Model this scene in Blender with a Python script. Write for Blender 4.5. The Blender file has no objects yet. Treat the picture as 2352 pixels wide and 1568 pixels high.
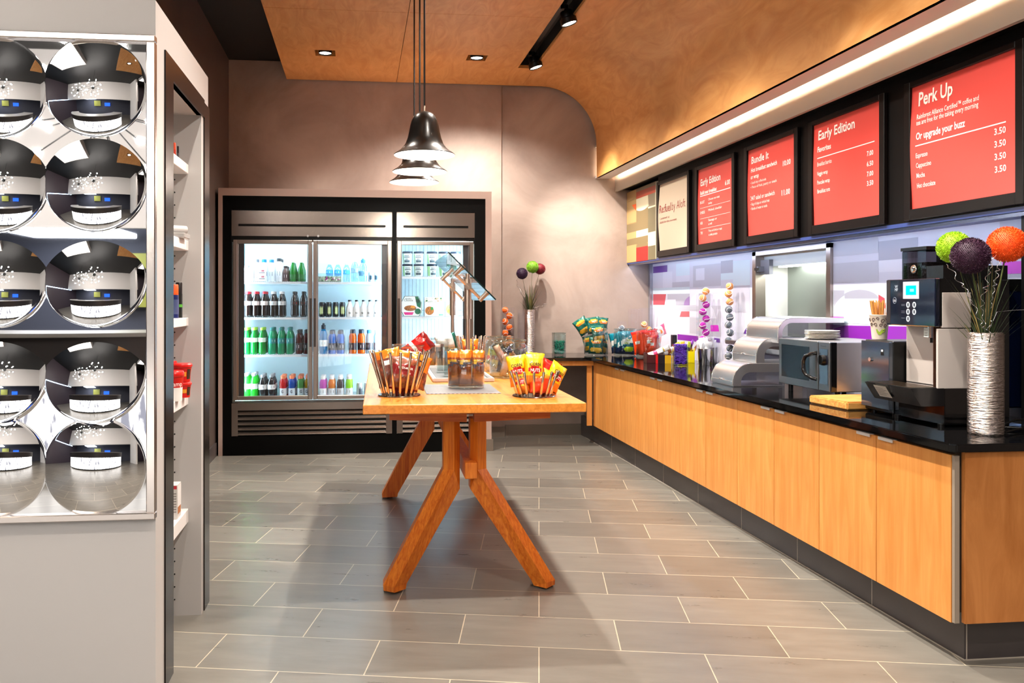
import bpy, bmesh, math, random
from mathutils import Vector, Matrix, Euler, noise
RN = random.Random(11)
PI = math.pi
SC = bpy.context.scene
C = SC.collection
# ---------- camera model (pixel frame 2352 x 1568) ----------
H, F, PX, PY = 1.40, 1930.0, 1037.0, 690.0
TH = math.atan(.1098)
SN, CS = math.sin(TH), math.cos(TH)
def ray(x, y):
    a = (x - PX) / F
    return SN + a * CS, CS - a * SN, (PY - y) / F
def aX(x, y, X):
    r = ray(x, y); t = X / r[0]; return Vector((X, r[1] * t, H + r[2] * t))
def aY(x, y, Y):
    r = ray(x, y); t = Y / r[1]; return Vector((r[0] * t, Y, H + r[2] * t))
def aZ(x, y, Z):
    r = ray(x, y); t = (Z - H) / r[2]; return Vector((r[0] * t, r[1] * t, Z))
def mpp(p):
    return (p[0] * SN + p[1] * CS) / F
# ---------- materials ----------
def lin(c):
    return tuple(((v / 255) / 12.92 if v <= 10.3 else (((v / 255) + .055) / 1.055) ** 2.4) for v in c)
MATS = {}
def newmat(name):
    m = bpy.data.materials.new(name); m.use_nodes = True
    nt = m.node_tree; nt.nodes.clear()
    out = nt.nodes.new('ShaderNodeOutputMaterial')
    MATS[name] = m
    return m, nt, out
def M(name, c, rough=.5, metal=0., emit=0., ec=None, trans=0., coat=0., spec=.5, bump=0., bs=60., var=0., vs=8., alpha=1., aniso=None):
    if name in MATS: return MATS[name]
    m, nt, out = newmat(name)
    p = nt.nodes.new('ShaderNodeBsdfPrincipled')
    col = (*lin(c), 1)
    p.inputs['Base Color'].default_value = col
    p.inputs['Roughness'].default_value = rough
    p.inputs['Metallic'].default_value = metal
    p.inputs['Specular IOR Level'].default_value = spec
    p.inputs['Coat Weight'].default_value = coat
    p.inputs['Coat Roughness'].default_value = .08
    p.inputs['Transmission Weight'].default_value = trans
    if emit:
        p.inputs['Emission Color'].default_value = (*lin(ec or c), 1)
        p.inputs['Emission Strength'].default_value = emit
    tc = None
    if bump or var:
        tc = nt.nodes.new('ShaderNodeTexCoord')
    if var:
        n = nt.nodes.new('ShaderNodeTexNoise'); n.inputs['Scale'].default_value = vs; n.inputs['Detail'].default_value = 5
        r = nt.nodes.new('ShaderNodeMapRange'); r.inputs['From Min'].default_value = .3; r.inputs['From Max'].default_value = .7
        r.inputs['To Min'].default_value = 1 - var; r.inputs['To Max'].default_value = 1 + var
        mx = nt.nodes.new('ShaderNodeVectorMath'); mx.operation = 'SCALE'
        mx.inputs[0].default_value = col[:3]
        nt.links.new(tc.outputs['Object'], n.inputs['Vector'])
        nt.links.new(n.outputs['Fac'], r.inputs['Value']); nt.links.new(r.outputs[0], mx.inputs['Scale'])
        nt.links.new(mx.outputs[0], p.inputs['Base Color'])
    if bump:
        n = nt.nodes.new('ShaderNodeTexNoise'); n.inputs['Scale'].default_value = bs; n.inputs['Detail'].default_value = 4
        b = nt.nodes.new('ShaderNodeBump'); b.inputs['Strength'].default_value = bump; b.inputs['Distance'].default_value = .01
        if aniso:
            mp = nt.nodes.new('ShaderNodeMapping'); mp.inputs['Scale'].default_value = aniso
            nt.links.new(tc.outputs['Object'], mp.inputs['Vector']); nt.links.new(mp.outputs[0], n.inputs['Vector'])
        else:
            nt.links.new(tc.outputs['Object'], n.inputs['Vector'])
        nt.links.new(n.outputs['Fac'], b.inputs['Height']); nt.links.new(b.outputs[0], p.inputs['Normal'])
    nt.links.new(p.outputs[0], out.inputs[0])
    return m
def E(name, c, s):
    m, nt, out = newmat(name)
    e = nt.nodes.new('ShaderNodeEmission'); e.inputs[0].default_value = (*lin(c), 1); e.inputs[1].default_value = s
    nt.links.new(e.outputs[0], out.inputs[0]); return m
def glass(name, tint=(255, 255, 255), refl=1.0, rough=.01, ior=1.45, boost=0.0):
    m, nt, out = newmat(name)
    t = nt.nodes.new('ShaderNodeBsdfTransparent'); t.inputs[0].default_value = (*lin(tint), 1)
    g = nt.nodes.new('ShaderNodeBsdfGlossy'); g.inputs['Roughness'].default_value = rough
    g.inputs[0].default_value = (refl, refl, refl, 1)
    lw = nt.nodes.new('ShaderNodeLayerWeight'); lw.inputs['Blend'].default_value = .5
    f0 = ((ior - 1) / (ior + 1)) ** 2 + boost
    pw = nt.nodes.new('ShaderNodeMath'); pw.operation = 'POWER'; pw.inputs[1].default_value = 4.2
    ma = nt.nodes.new('ShaderNodeMath'); ma.operation = 'MULTIPLY_ADD'; ma.inputs[1].default_value = 1 - f0; ma.inputs[2].default_value = f0; ma.use_clamp = True
    mx = nt.nodes.new('ShaderNodeMixShader')
    nt.links.new(lw.outputs['Facing'], pw.inputs[0]); nt.links.new(pw.outputs[0], ma.inputs[0]); nt.links.new(ma.outputs[0], mx.inputs[0])
    nt.links.new(t.outputs[0], mx.inputs[1]); nt.links.new(g.outputs[0], mx.inputs[2])
    nt.links.new(mx.outputs[0], out.inputs[0]); return m
def liquid(name, c, tl=.55, rough=.12):
    """coloured drink in a thin plastic bottle: glossy skin over a colour that lets light through"""
    if name in MATS: return MATS[name]
    m, nt, out = newmat(name)
    p = nt.nodes.new('ShaderNodeBsdfPrincipled'); p.inputs['Base Color'].default_value = (*lin(c), 1)
    p.inputs['Roughness'].default_value = rough; p.inputs['Coat Weight'].default_value = .6
    t = nt.nodes.new('ShaderNodeBsdfTranslucent'); t.inputs[0].default_value = (*lin(c), 1)
    mx = nt.nodes.new('ShaderNodeMixShader'); mx.inputs[0].default_value = tl
    nt.links.new(p.outputs[0], mx.inputs[1]); nt.links.new(t.outputs[0], mx.inputs[2])
    nt.links.new(mx.outputs[0], out.inputs[0]); return m
def wood(name, c1, c2, scale=(1, 14, 14), ns=2.2, rough=.4, coat=0., bump=.03, dist=.6, contrast=(.35, .65), spec=.4):
    m, nt, out = newmat(name)
    L = nt.links
    tc = nt.nodes.new('ShaderNodeTexCoord'); mp = nt.nodes.new('ShaderNodeMapping'); mp.inputs['Scale'].default_value = scale
    n = nt.nodes.new('ShaderNodeTexNoise'); n.inputs['Scale'].default_value = ns; n.inputs['Detail'].default_value = 7
    n.inputs['Roughness'].default_value = .6; n.inputs['Distortion'].default_value = dist
    cr = nt.nodes.new('ShaderNodeValToRGB')
    cr.color_ramp.elements[0].position = contrast[0]; cr.color_ramp.elements[0].color = (*lin(c1), 1)
    cr.color_ramp.elements[1].position = contrast[1]; cr.color_ramp.elements[1].color = (*lin(c2), 1)
    n2 = nt.nodes.new('ShaderNodeTexNoise'); n2.inputs['Scale'].default_value = 1.3; n2.inputs['Detail'].default_value = 3
    r = nt.nodes.new('ShaderNodeMapRange'); r.inputs['From Min'].default_value = .3; r.inputs['From Max'].default_value = .7
    r.inputs['To Min'].default_value = .9; r.inputs['To Max'].default_value = 1.1
    vm = nt.nodes.new('ShaderNodeVectorMath'); vm.operation = 'SCALE'
    p = nt.nodes.new('ShaderNodeBsdfPrincipled'); p.inputs['Roughness'].default_value = rough
    p.inputs['Coat Weight'].default_value = coat; p.inputs['Coat Roughness'].default_value = .15; p.inputs['Specular IOR Level'].default_value = spec
    b = nt.nodes.new('ShaderNodeBump'); b.inputs['Strength'].default_value = bump; b.inputs['Distance'].default_value = .01
    L.new(tc.outputs['Object'], mp.inputs[0]); L.new(mp.outputs[0], n.inputs['Vector']); L.new(tc.outputs['Object'], n2.inputs['Vector'])
    L.new(n.outputs['Fac'], cr.inputs[0]); L.new(n2.outputs['Fac'], r.inputs['Value'])
    L.new(cr.outputs[0], vm.inputs[0]); L.new(r.outputs[0], vm.inputs['Scale']); L.new(vm.outputs[0], p.inputs['Base Color'])
    L.new(n.outputs['Fac'], b.inputs['Height']); L.new(b.outputs[0], p.inputs['Normal']); L.new(p.outputs[0], out.inputs[0])
    return m
# ---------- mesh helpers ----------
def B(): return bmesh.new()
def face(bm, vs, mi=0, sm=False):
    try:
        f = bm.faces.new(vs)
    except ValueError:
        return None
    f.material_index = mi; f.smooth = sm
    return f
def quad(bm, pts, mi=0):
    return face(bm, [bm.verts.new(p) for p in pts], mi)
def box(bm, x0, x1, y0, y1, z0, z1, mi=0, mat=None):
    vs = [bm.verts.new((x, y, z)) for x in (x0, x1) for y in (y0, y1) for z in (z0, z1)]
    if mat is not None:
        for v in vs: v.co = mat @ v.co
    for q in ((0, 1, 3, 2), (4, 6, 7, 5), (0, 4, 5, 1), (2, 3, 7, 6), (0, 2, 6, 4), (1, 5, 7, 3)):
        face(bm, [vs[i] for i in q], mi)
    return vs
def rbox(x0, x1, y0, y1, z0, z1, r=.004, seg=2, mi=0):
    bm = B(); box(bm, x0, x1, y0, y1, z0, z1, mi)
    bmesh.ops.bevel(bm, geom=list(bm.edges), offset=r, segments=seg, affect='EDGES', profile=.5)
    return bm
def join(bm, other):
    me = bpy.data.meshes.new('tmp'); other.to_mesh(me); bm.from_mesh(me); bpy.data.meshes.remove(me); other.free()
def lathe(bm, prof, n=20, c=(0, 0, 0), mi=0, axis=None, close=False):
    """prof: (radius, height) from one end to the other; a radius of 0 closes to a point"""
    mis = mi if isinstance(mi, (list, tuple)) else [mi] * (len(prof) - 1)
    rings = []
    for r, z in prof:
        if r < 1e-6: rings.append([bm.verts.new((0, 0, z))])
        else: rings.append([bm.verts.new((r * math.cos(2 * PI * k / n), r * math.sin(2 * PI * k / n), z)) for k in range(n)])
    for i in range(len(prof) - 1):
        a, b = rings[i], rings[i + 1]
        for k in range(n):
            k2 = (k + 1) % n
            if len(a) == 1 and len(b) == 1: continue
            if len(a) == 1: face(bm, [a[0], b[k], b[k2]], mis[i], True)
            elif len(b) == 1: face(bm, [a[k], a[k2], b[0]], mis[i], True)
            else: face(bm, [a[k], a[k2], b[k2], b[k]], mis[i], True)
    M4 = Matrix.Translation(c)
    if axis is not None:
        M4 = M4 @ Vector((0, 0, 1)).rotation_difference(Vector(axis)).to_matrix().to_4x4()
    for rg in rings:
        for v in rg: v.co = M4 @ v.co
    return rings
def cyl(bm, c0, c1, r0, r1=None, n=14, mi=0):
    c0, c1 = Vector(c0), Vector(c1); r1 = r0 if r1 is None else r1
    L = (c1 - c0).length
    lathe(bm, [(0, 0), (r0, 0), (r1, L), (0, L)], n, c0, mi, (c1 - c0))
def tube(bm, pts, r, n=7, mi=0, closed=False):
    pts = [Vector(p) for p in pts]; N = len(pts); rings = []
    up = None
    for i in range(N):
        if closed: d = pts[(i + 1) % N] - pts[i - 1]
        else: d = pts[min(i + 1, N - 1)] - pts[max(i - 1, 0)]
        d.normalize()
        if up is None:
            up = d.orthogonal().normalized()
        else:
            up = (up - d * up.dot(d))
            up = up.normalized() if up.length > 1e-6 else d.orthogonal().normalized()
        s = d.cross(up)
        rr = r[i] if isinstance(r, (list, tuple)) else r
        rings.append([bm.verts.new(pts[i] + (up * math.cos(2 * PI * k / n) + s * math.sin(2 * PI * k / n)) * rr) for k in range(n)])
    for i in range(N if closed else N - 1):
        a, b = rings[i], rings[(i + 1) % N]
        for k in range(n): face(bm, [a[k], a[(k + 1) % n], b[(k + 1) % n], b[k]], mi, True)
    if not closed:
        face(bm, rings[0][::-1], mi); face(bm, rings[-1], mi)
def ball(bm, c, r, u=16, v=10, mi=0, sx=1, sy=1, sz=1):
    c = Vector(c)
    rg = lathe(bm, [(math.sin(PI * i / v), -math.cos(PI * i / v)) if 0 < i < v else (0, -1 if i == 0 else 1) for i in range(v + 1)], u, (0, 0, 0), mi)
    for q in rg:
        for w in q: w.co = Vector((w.co.x * r * sx, w.co.y * r * sy, w.co.z * r * sz)) + c
def prism(bm, poly, lo, hi, axis='z', mi=0, sm=False):
    """poly: 2d outline; axis z -> (x,y), x -> (y,z), y -> (x,z)"""
    def P(p, h): return (p[0], p[1], h) if axis == 'z' else ((h, p[0], p[1]) if axis == 'x' else (p[0], h, p[1]))
    a = [bm.verts.new(P(p, lo)) for p in poly]; b = [bm.verts.new(P(p, hi)) for p in poly]
    n = len(poly)
    face(bm, a[::-1], mi); face(bm, b, mi)
    for i in range(n): face(bm, [a[i], a[(i + 1) % n], b[(i + 1) % n], b[i]], mi, sm)
def holes(bm, u0, u1, v0, v1, hs, w0, w1, plane='xy', mi=0, gap=0.):
    """a slab with rectangular holes: cells of a grid cut at the hole edges"""
    us = sorted({u0, u1, *[min(max(h[i], u0), u1) for h in hs for i in (0, 1)]}); vs = sorted({v0, v1, *[min(max(h[i], v0), v1) for h in hs for i in (2, 3)]})
    for i in range(len(us) - 1):
        for j in range(len(vs) - 1):
            cu, cv = (us[i] + us[i + 1]) / 2, (vs[j] + vs[j + 1]) / 2
            if any(h[0] < cu < h[1] and h[2] < cv < h[3] for h in hs): continue
            a = (us[i], us[i + 1], vs[j], vs[j + 1])
            if plane == 'xy': box(bm, a[0], a[1], a[2], a[3], w0, w1, mi)
            elif plane == 'yz': box(bm, w0, w1, a[0], a[1], a[2], a[3], mi)
            else: box(bm, a[0], a[1], w0, w1, a[2], a[3], mi)
def ob(name, bm, mats, parent=None, loc=None, rot=None, sharp=.75, norm=True):
    if norm: bmesh.ops.recalc_face_normals(bm, faces=bm.faces)
    for e in bm.edges:
        if len(e.link_faces) == 2 and e.calc_face_angle(0) > sharp: e.smooth = False
    me = bpy.data.meshes.new(name); bm.to_mesh(me); bm.free()
    for m in (mats if isinstance(mats, (list, tuple)) else [mats]): me.materials.append(m)
    o = bpy.data.objects.new(name, me); C.objects.link(o)
    if parent is not None: o.parent = parent
    if loc is not None: o.location = loc
    if rot is not None: o.rotation_euler = rot
    return o
def tag(o, label=None, cat=None, group=None, kind=None):
    if label: o['label'] = label
    if cat: o['category'] = cat
    if group: o['group'] = group
    if kind: o['kind'] = kind
    return o
def T(name, label, cat, loc=(0, 0, 0), rz=0., group=None, rot=None):
    o = bpy.data.objects.new(name, None); o.empty_display_size = .05; C.objects.link(o)
    o.location = loc; o.rotation_euler = rot or (0, 0, rz)
    return tag(o, label, cat, group)
def S(name, bm, mats, **k):
    return tag(ob(name, bm, mats, **k), kind='structure')
def dup(root, loc=None, rz=None, label=None, group=None, rot=None):
    r = root.copy(); C.objects.link(r)
    if loc is not None: r.location = loc
    if rot is not None: r.rotation_euler = rot
    elif rz is not None: r.rotation_euler = (0, 0, rz)
    if label: r['label'] = label
    if group: r['group'] = group
    for ch in list(root.children):
        c = ch.copy(); C.objects.link(c); c.parent = r
        for g in ch.children:
            d = g.copy(); C.objects.link(d); d.parent = c
    return r
def txt(items):
    """items: (string, x, z, size, align, xscale, weight) -> one mesh of letters in the local xz plane, facing -y"""
    bm = B()
    for it in items:
        s, x, z, size = it[:4]
        al = it[4] if len(it) > 4 else 'LEFT'; xs = it[5] if len(it) > 5 else 1.; wt = it[6] if len(it) > 6 else 0.
        cu = bpy.data.curves.new('t', 'FONT'); cu.body = s; cu.size = size; cu.align_x = al; cu.resolution_u = 2; cu.offset = wt * size
        o = bpy.data.objects.new('t', cu); me = o.to_mesh()
        k = len(bm.verts); bm.from_mesh(me); bm.verts.ensure_lookup_table()
        if xs < 0:
            xsv = [v.co.x for v in bm.verts[k:]] or [0]; wd = max(xsv) - min(xsv); xs = -xs / max(wd, 1e-6)
        for v in bm.verts[k:]: v.co = Vector((x + v.co.x * xs, 0, z + v.co.y))
        o.to_mesh_clear(); bpy.data.objects.remove(o); bpy.data.curves.remove(cu)
    return bm
def bar(bm, x0, x1, z0, z1, y=0., mi=0):
    quad(bm, [(x0, y, z0), (x1, y, z0), (x1, y, z1), (x0, y, z1)], mi)
ORD = ['first', 'second', 'third', 'fourth', 'fifth', 'sixth', 'seventh', 'eighth', 'ninth', 'tenth', 'eleventh', 'twelfth', 'thirteenth', 'fourteenth', 'fifteenth', 'sixteenth']
# ---------- shared materials ----------
m_white = M('white_paint', (188, 184, 182), .5)
m_shelfw = M('white_laminate', (232, 228, 226), .35)
m_black = M('black_satin', (9, 9, 9), .35, spec=.35)
m_blackg = M('black_gloss', (8, 8, 9), .06, coat=.5)
m_dkmetal = M('dark_bronze_metal', (46, 42, 40), .3, .7)
m_steel = M('brushed_steel', (172, 160, 152), .28, 1., bump=.02, bs=40, aniso=(1, 1, 60))
m_steelh = M('steel_horizontal', (156, 144, 136), .26, 1., bump=.015, bs=30, aniso=(1, 40, 60))
m_chrome = M('chrome', (225, 222, 220), .08, 1.)
m_satin = M('satin_nickel', (205, 188, 172), .3, 1.)
m_mirror = M('mirror', (238, 238, 240), .015, 1.)
m_glass = glass('clear_glass')
m_pane = glass('door_glass', (250, 253, 255), .8, boost=.0)
m_acryl = glass('acrylic', (252, 252, 255), 1., ior=1.35)
m_maple = wood('maple_veneer', (212, 138, 66), (228, 158, 86), (9, 9, .7), 2.4, .38, dist=.8, spec=.3)
m_mapleend = wood('maple_endpanel', (172, 106, 52), (196, 128, 70), (3, 3, .8), 2.4, .4, dist=1.6, spec=.3)
m_oak = wood('oak_top', (208, 122, 40), (232, 150, 62), (16, 1., 16), 2.6, .3, coat=.35, dist=.9, bump=.04)
m_oakleg = wood('oak_leg', (190, 88, 18), (224, 130, 42), (26, 26, 1.6), 2.6, .4, coat=.15, dist=.7, bump=.05)
m_oakbar = wood('oak_crossbar', (176, 80, 22), (208, 112, 42), (1.6, 26, 26), 2.6, .4, coat=.15, dist=.7)
m_ply = wood('birch_plywood', (198, 138, 76), (216, 160, 98), (5, 1.2, 3), 1.6, .42, dist=2.2, bump=.0, spec=.35)
m_stone = M('black_granite', (10, 10, 11), .05, spec=.6, var=.3, vs=90)
m_txtw = M('white_lettering', (250, 240, 232), .5)
m_txtd = M('dark_lettering', (30, 26, 26), .5)
# ---------- floor ----------
def floor_mat():
    m, nt, out = newmat('grey_tile'); L = nt.links; N = nt.nodes.new
    uv = N('ShaderNodeUVMap'); br = N('ShaderNodeTexBrick')
    br.inputs['Scale'].default_value = 1; br.inputs['Brick Width'].default_value = .652; br.inputs['Row Height'].default_value = .3245
    br.inputs['Mortar Size'].default_value = .0026; br.inputs['Mortar Smooth'].default_value = .2; br.inputs['Bias'].default_value = 0
    br.inputs['Color1'].default_value = (*lin((123, 118, 110)), 1); br.inputs['Color2'].default_value = (*lin((108, 103, 96)), 1)
    br.inputs['Mortar'].default_value = (*lin((184, 173, 152)), 1)
    mp = N('ShaderNodeMapping'); mp.inputs['Scale'].default_value = (1.2, 5, 1)
    n = N('ShaderNodeTexNoise'); n.inputs['Scale'].default_value = 3; n.inputs['Detail'].default_value = 8; n.inputs['Roughness'].default_value = .65
    r = N('ShaderNodeMapRange'); r.inputs['From Min'].default_value = .3; r.inputs['From Max'].default_value = .7; r.inputs['To Min'].default_value = .85; r.inputs['To Max'].default_value = 1.14
    vm = N('ShaderNodeVectorMath'); vm.operation = 'SCALE'
    p = N('ShaderNodeBsdfPrincipled'); p.inputs['Roughness'].default_value = .33; p.inputs['Specular IOR Level'].default_value = .55
    r2 = N('ShaderNodeMapRange'); r2.inputs['To Min'].default_value = .24; r2.inputs['To Max'].default_value = .34
    b = N('ShaderNodeBump'); b.inputs['Strength'].default_value = .25; b.inputs['Distance'].default_value = .002; b.invert = True
    L.new(uv.outputs[0], br.inputs['Vector']); L.new(uv.outputs[0], mp.inputs[0]); L.new(mp.outputs[0], n.inputs['Vector'])
    L.new(n.outputs['Fac'], r.inputs['Value']); L.new(br.outputs['Color'], vm.inputs[0]); L.new(r.outputs[0], vm.inputs['Scale'])
    L.new(vm.outputs[0], p.inputs['Base Color']); L.new(n.outputs['Fac'], r2.inputs['Value']); L.new(r2.outputs[0], p.inputs['Roughness'])
    L.new(br.outputs['Fac'], b.inputs['Height']); L.new(b.outputs[0], p.inputs['Normal']); L.new(p.outputs[0], out.inputs[0])
    return m
P0 = aZ(1238, 1485.8, 0); TA = TH + math.atan((1238 - PX) / F)
TU, TV = Vector((math.cos(TA), -math.sin(TA), 0)), Vector((math.sin(TA), math.cos(TA), 0))
bm = B(); box(bm, -9.2, 5.2, -7.2, 8.75, -.1, 0)
uvl = bm.loops.layers.uv.new('UVMap')
for f in bm.faces:
    for l in f.loops:
        d = l.vert.co - P0; l[uvl].uv = (d.dot(TU) + 652 * .1, d.dot(TV) + 32.45 * 2)
S('floor', bm, floor_mat())
# ---------- walls ----------
def plaster(name, c1, c2, rough=.55):
    m, nt, out = newmat(name); L = nt.links; N = nt.nodes.new
    tc = N('ShaderNodeTexCoord'); n = N('ShaderNodeTexNoise'); n.inputs['Scale'].default_value = 1.1; n.inputs['Detail'].default_value = 9; n.inputs['Roughness'].default_value = .62; n.inputs['Distortion'].default_value = .5
    cr = N('ShaderNodeValToRGB'); cr.color_ramp.elements[0].position = .36; cr.color_ramp.elements[1].position = .64
    cr.color_ramp.elements[0].color = (*lin(c1), 1); cr.color_ramp.elements[1].color = (*lin(c2), 1)
    p = N('ShaderNodeBsdfPrincipled'); p.inputs['Roughness'].default_value = rough; p.inputs['Specular IOR Level'].default_value = .3
    L.new(tc.outputs['Object'], n.inputs['Vector']); L.new(n.outputs['Fac'], cr.inputs[0]); L.new(cr.outputs[0], p.inputs['Base Color']); L.new(p.outputs[0], out.inputs[0])
    return m
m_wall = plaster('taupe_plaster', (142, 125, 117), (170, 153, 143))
m_wallshade = plaster('taupe_plaster_shaded', (74, 62, 58), (84, 72, 66), .4)  # wall plaster with the left wall's shade put into its colour
m_base = M('grey_base_tile', (112, 102, 92), .35, var=.08, vs=3)
m_based = M('dark_base_tile', (66, 60, 60), .28, var=.12, vs=5)
m_grout = M('base_grout', (168, 158, 146), .7)
m_trim = M('taupe_trim', (176, 152, 142), .4)
bm = B(); box(bm, -1.4, 3.3, 8.58, 8.75, 0, 3.9); S('wall_back', bm, m_wall)
bm = B(); box(bm, -1.29, 1.457, 8.55, 8.58, 0, 3.795); S('wall_back_panel', bm, m_wall)
bm = B(); box(bm, -1.42, -1.29, 4.3, 8.58, 0, 4.42); S('wall_left', bm, m_wallshade)
bm = B(); box(bm, -1.29, -1.275, 4.3, 7.75, 0, .12); S('baseboard_left', bm, m_based)
bm = B(); box(bm, 1.23, 1.49, 8.53, 8.55, 0, .10); box(bm, 1.5, 2.30, 8.565, 8.58, 0, .115); S('baseboard_back', bm, m_base)
bm = B(); box(bm, -9.2, 5.2, 6.0, 8.75, 3.80, 3.9); box(bm, -9.2, 5.2, 5.96, 6.0, 3.8, 4.5); box(bm, -9.2, 5.2, -7.2, 6.0, 4.42, 4.5); S('ceiling_upper', bm, M('black_ceiling', (4, 4, 4), .6))
# wood ceiling canopy with square light wells and a long slot for the track
wells = [(-.302, 7.588), (1.065, 7.588), (-.302, 5.4), (1.065, 5.4), (-.302, 3.2), (1.065, 3.2), (-.302, 1.0), (1.065, 1.0)]
hs = [(x - .09, x + .09, y - .09, y + .09) for x, y in wells]
bm = B(); g = .0022
slot = (1.5, 1.66, -9, 7.875)
for x0, x1 in ((-.72, .375 - g), (.375 + g, 1.667 - g)):
    for y0, y1 in ((.2, 2.0), (2.0 + g, 4.25), (4.25 + g, 6.45 - g), (6.45 + g, 8.52)):
        holes(bm, x0, x1, y0, y1, [h for h in hs + [slot] if h[0] < x1 and h[1] > x0 and h[2] < y1 and h[3] > y0], 3.61, 3.64)
cur = [(1.667, 3.61), (1.86, 3.61)] + [(1.86 + .592 * math.sin(a * PI / 36), 3.018 + .592 * math.cos(a * PI / 36)) for a in range(1, 18)] + [(2.452, 3.018), (2.455, 2.676)]
inn = [(x + .03 * (i > 1), z + .03) if i < 10 else (x + .03, z) for i, (x, z) in enumerate(cur)]
prof = cur + [(2.48, 2.676), (2.48, 3.03)] + [(1.87 + .61 * math.sin(a * PI / 36), 3.03 + .61 * math.cos(a * PI / 36)) for a in range(17, 0, -1)] + [(1.86, 3.64), (1.667, 3.64)]
prism(bm, prof, .2, 8.52, 'y', sm=True)
S('ceiling', bm, m_ply)
bm = B()   # dark lining of the track slot
box(bm, 1.49, 1.50, .2, 7.885, 3.64, 3.76); box(bm, 1.66, 1.67, .2, 7.885, 3.64, 3.76); box(bm, 1.49, 1.67, .2, 7.885, 3.75, 3.76); box(bm, 1.49, 1.67, 7.875, 7.885, 3.64, 3.76)
S('ceiling_slot', bm, M('slot_black', (12, 10, 9), .6))
# bulkhead over the signs: pale slab under the canopy edge, fascia, black board, underside
bm = B(); box(bm, 2.455, 2.612, .2, 8.58, 2.676, 2.70); S('trim_1', bm, M('soffit_white', (240, 234, 232), .5))
bm = B(); box(bm, 2.67, 2.695, .2, 8.58, 2.54, 3.0); box(bm, 2.455, 2.695, .2, 8.58, 3.0, 3.02); S('trim_2', bm, M('fascia_grey', (188, 182, 172), .45))
bm = B(); box(bm, 2.80, 2.86, 2.6, 7.655, 1.80, 2.60); box(bm, 2.695, 2.86, 2.6, 8.58, 2.56, 2.60); S('trim_3', bm, M('board_black', (7, 5, 5), .4, spec=.15))
bm = B(); box(bm, 2.80, 3.3, 2.6, 8.58, 1.78, 1.80); S('trim_4', bm, M('underside_blue_grey', (52, 70, 132), .35))
bm = B(); box(bm, 2.812, 2.822, 2.6, 8.58, 1.762, 1.78); S('trim_5', bm, M('steel_lip', (120, 130, 160), .25, 1.))
# right wall with the patterned panel and the pass-through
m_panel = M('pale_lilac_panel', (206, 206, 222), .3)
bm = B(); holes(bm, 3.36, 8.58, .5, 2.7, [(5.19, 6.215, 1.0, 1.758)], 3.06, 3.10, 'yz'); S('wall_right', bm, m_panel)
bm = B(); box(bm, 3.10, 3.3, -7.2, 3.36, 0, 4.42); box(bm, 3.10, 3.3, 3.36, 8.75, 2.7, 4.42); S('wall_right_upper', bm, m_wallshade)
bm = B(); box(bm, 2.86, 3.10, 3.335, 3.36, .5, 1.78); S('trim_6', bm, m_black)
# printed pattern on the right wall (flat vinyl)
pc = {'pu': (96, 44, 140), 'pu2': (128, 34, 160), 'mg': (206, 30, 190), 'rd': (190, 70, 84), 'rd2': (190, 96, 106), 'cy': (206, 222, 232), 'gr': (168, 168, 184), 'g2': (186, 186, 200), 'wh': (216, 216, 230), 'lv': (150, 120, 176), 'pk': (226, 86, 222)}
keys = list(pc); bm = B()
def za(x, y): return (1490 + x / 6.272, 590 + y / 6.272)
def zb(x, y): return (1900 + x / 5.227, 500 + y / 5.227)
def zc(x, y): return (2120 + x / 5.6, 500 + y / 5.6)
layer = [0]
def pat(k, fn, pts):
    layer[0] += 1
    vs = []
    for p in pts:
        q = aX(*fn(*p), 3.06 - .0006 - .00002 * layer[0]); vs.append(bm.verts.new((q.x, min(q.y, 8.579), min(q.z, 1.779))))
    face(bm, vs, keys.index(k))
def patr(k, fn, x0, y0, x1, y1): # rectangle on the wall itself: upright, with level edges
    a, b = aX(*fn(x0, y0), 3.06), aX(*fn(x1, y1), 3.06)
    layer[0] += 1; X = 3.06 - .0006 - .00002 * layer[0]
    ya, yb = min(a.y, 8.579), min(b.y, 8.579); zt, zb_ = min(a.z, 1.779), b.z
    face(bm, [bm.verts.new(p) for p in ((X, ya, zt), (X, yb, zt), (X, yb, zb_), (X, ya, zb_))], keys.index(k))
def arc(cx, cy, rx, ry, a0, a1, n=10):
    return [(cx + rx * math.cos(math.radians(a0 + (a1 - a0) * i / n)), cy - ry * math.sin(math.radians(a0 + (a1 - a0) * i / n))) for i in range(n + 1)]
for a in (('pu', 65, 140, 268, 215), ('wh', 205, 220, 340, 445), ('cy', 395, 100, 590, 275), ('wh', 395, 275, 590, 360), ('g2', 340, 365, 590, 445), ('cy', 65, 450, 590, 525),
          ('gr', 270, 535, 590, 695), ('wh', 270, 612, 390, 695), ('g2', 225, 700, 720, 775), ('wh', 390, 780, 720, 865), ('g2', 590, 870, 720, 1110), ('wh', 415, 870, 590, 1110),
          ('g2', 640, 130, 1040, 420), ('wh', 680, 170, 805, 330), ('wh', 805, 425, 1040, 515), ('cy', 1040, 225, 1215, 322), ('gr', 1040, 60, 1215, 225), ('cy', 1215, 60, 1460, 415), ('g2', 1215, 415, 1460, 800), ('wh', 1215, 800, 1460, 1100), ('pu', 890, 1160, 1028, 1235), ('gr', 720, 525, 890, 1150), ('g2', 890, 700, 1040, 1150)):
    patr(a[0], za, *a[1:])
pat('rd', za, [(65, 535), (250, 535), (228, 688), (65, 688)])
pat('lv', za, [(505, 695)] + arc(640, 695, 135, 140, 170, 112, 6) + [(590, 695)])
pat('wh', za, [(590, 695)] + arc(720, 695, 130, 170, 160, 90, 6) + [(720, 695)])
pat('rd2', za, [(468, 782), (587, 782), (587, 862), (445, 862)])
pat('pu2', za, [(415, 1110), (712, 1140), (712, 1222), (415, 1190)])
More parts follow.
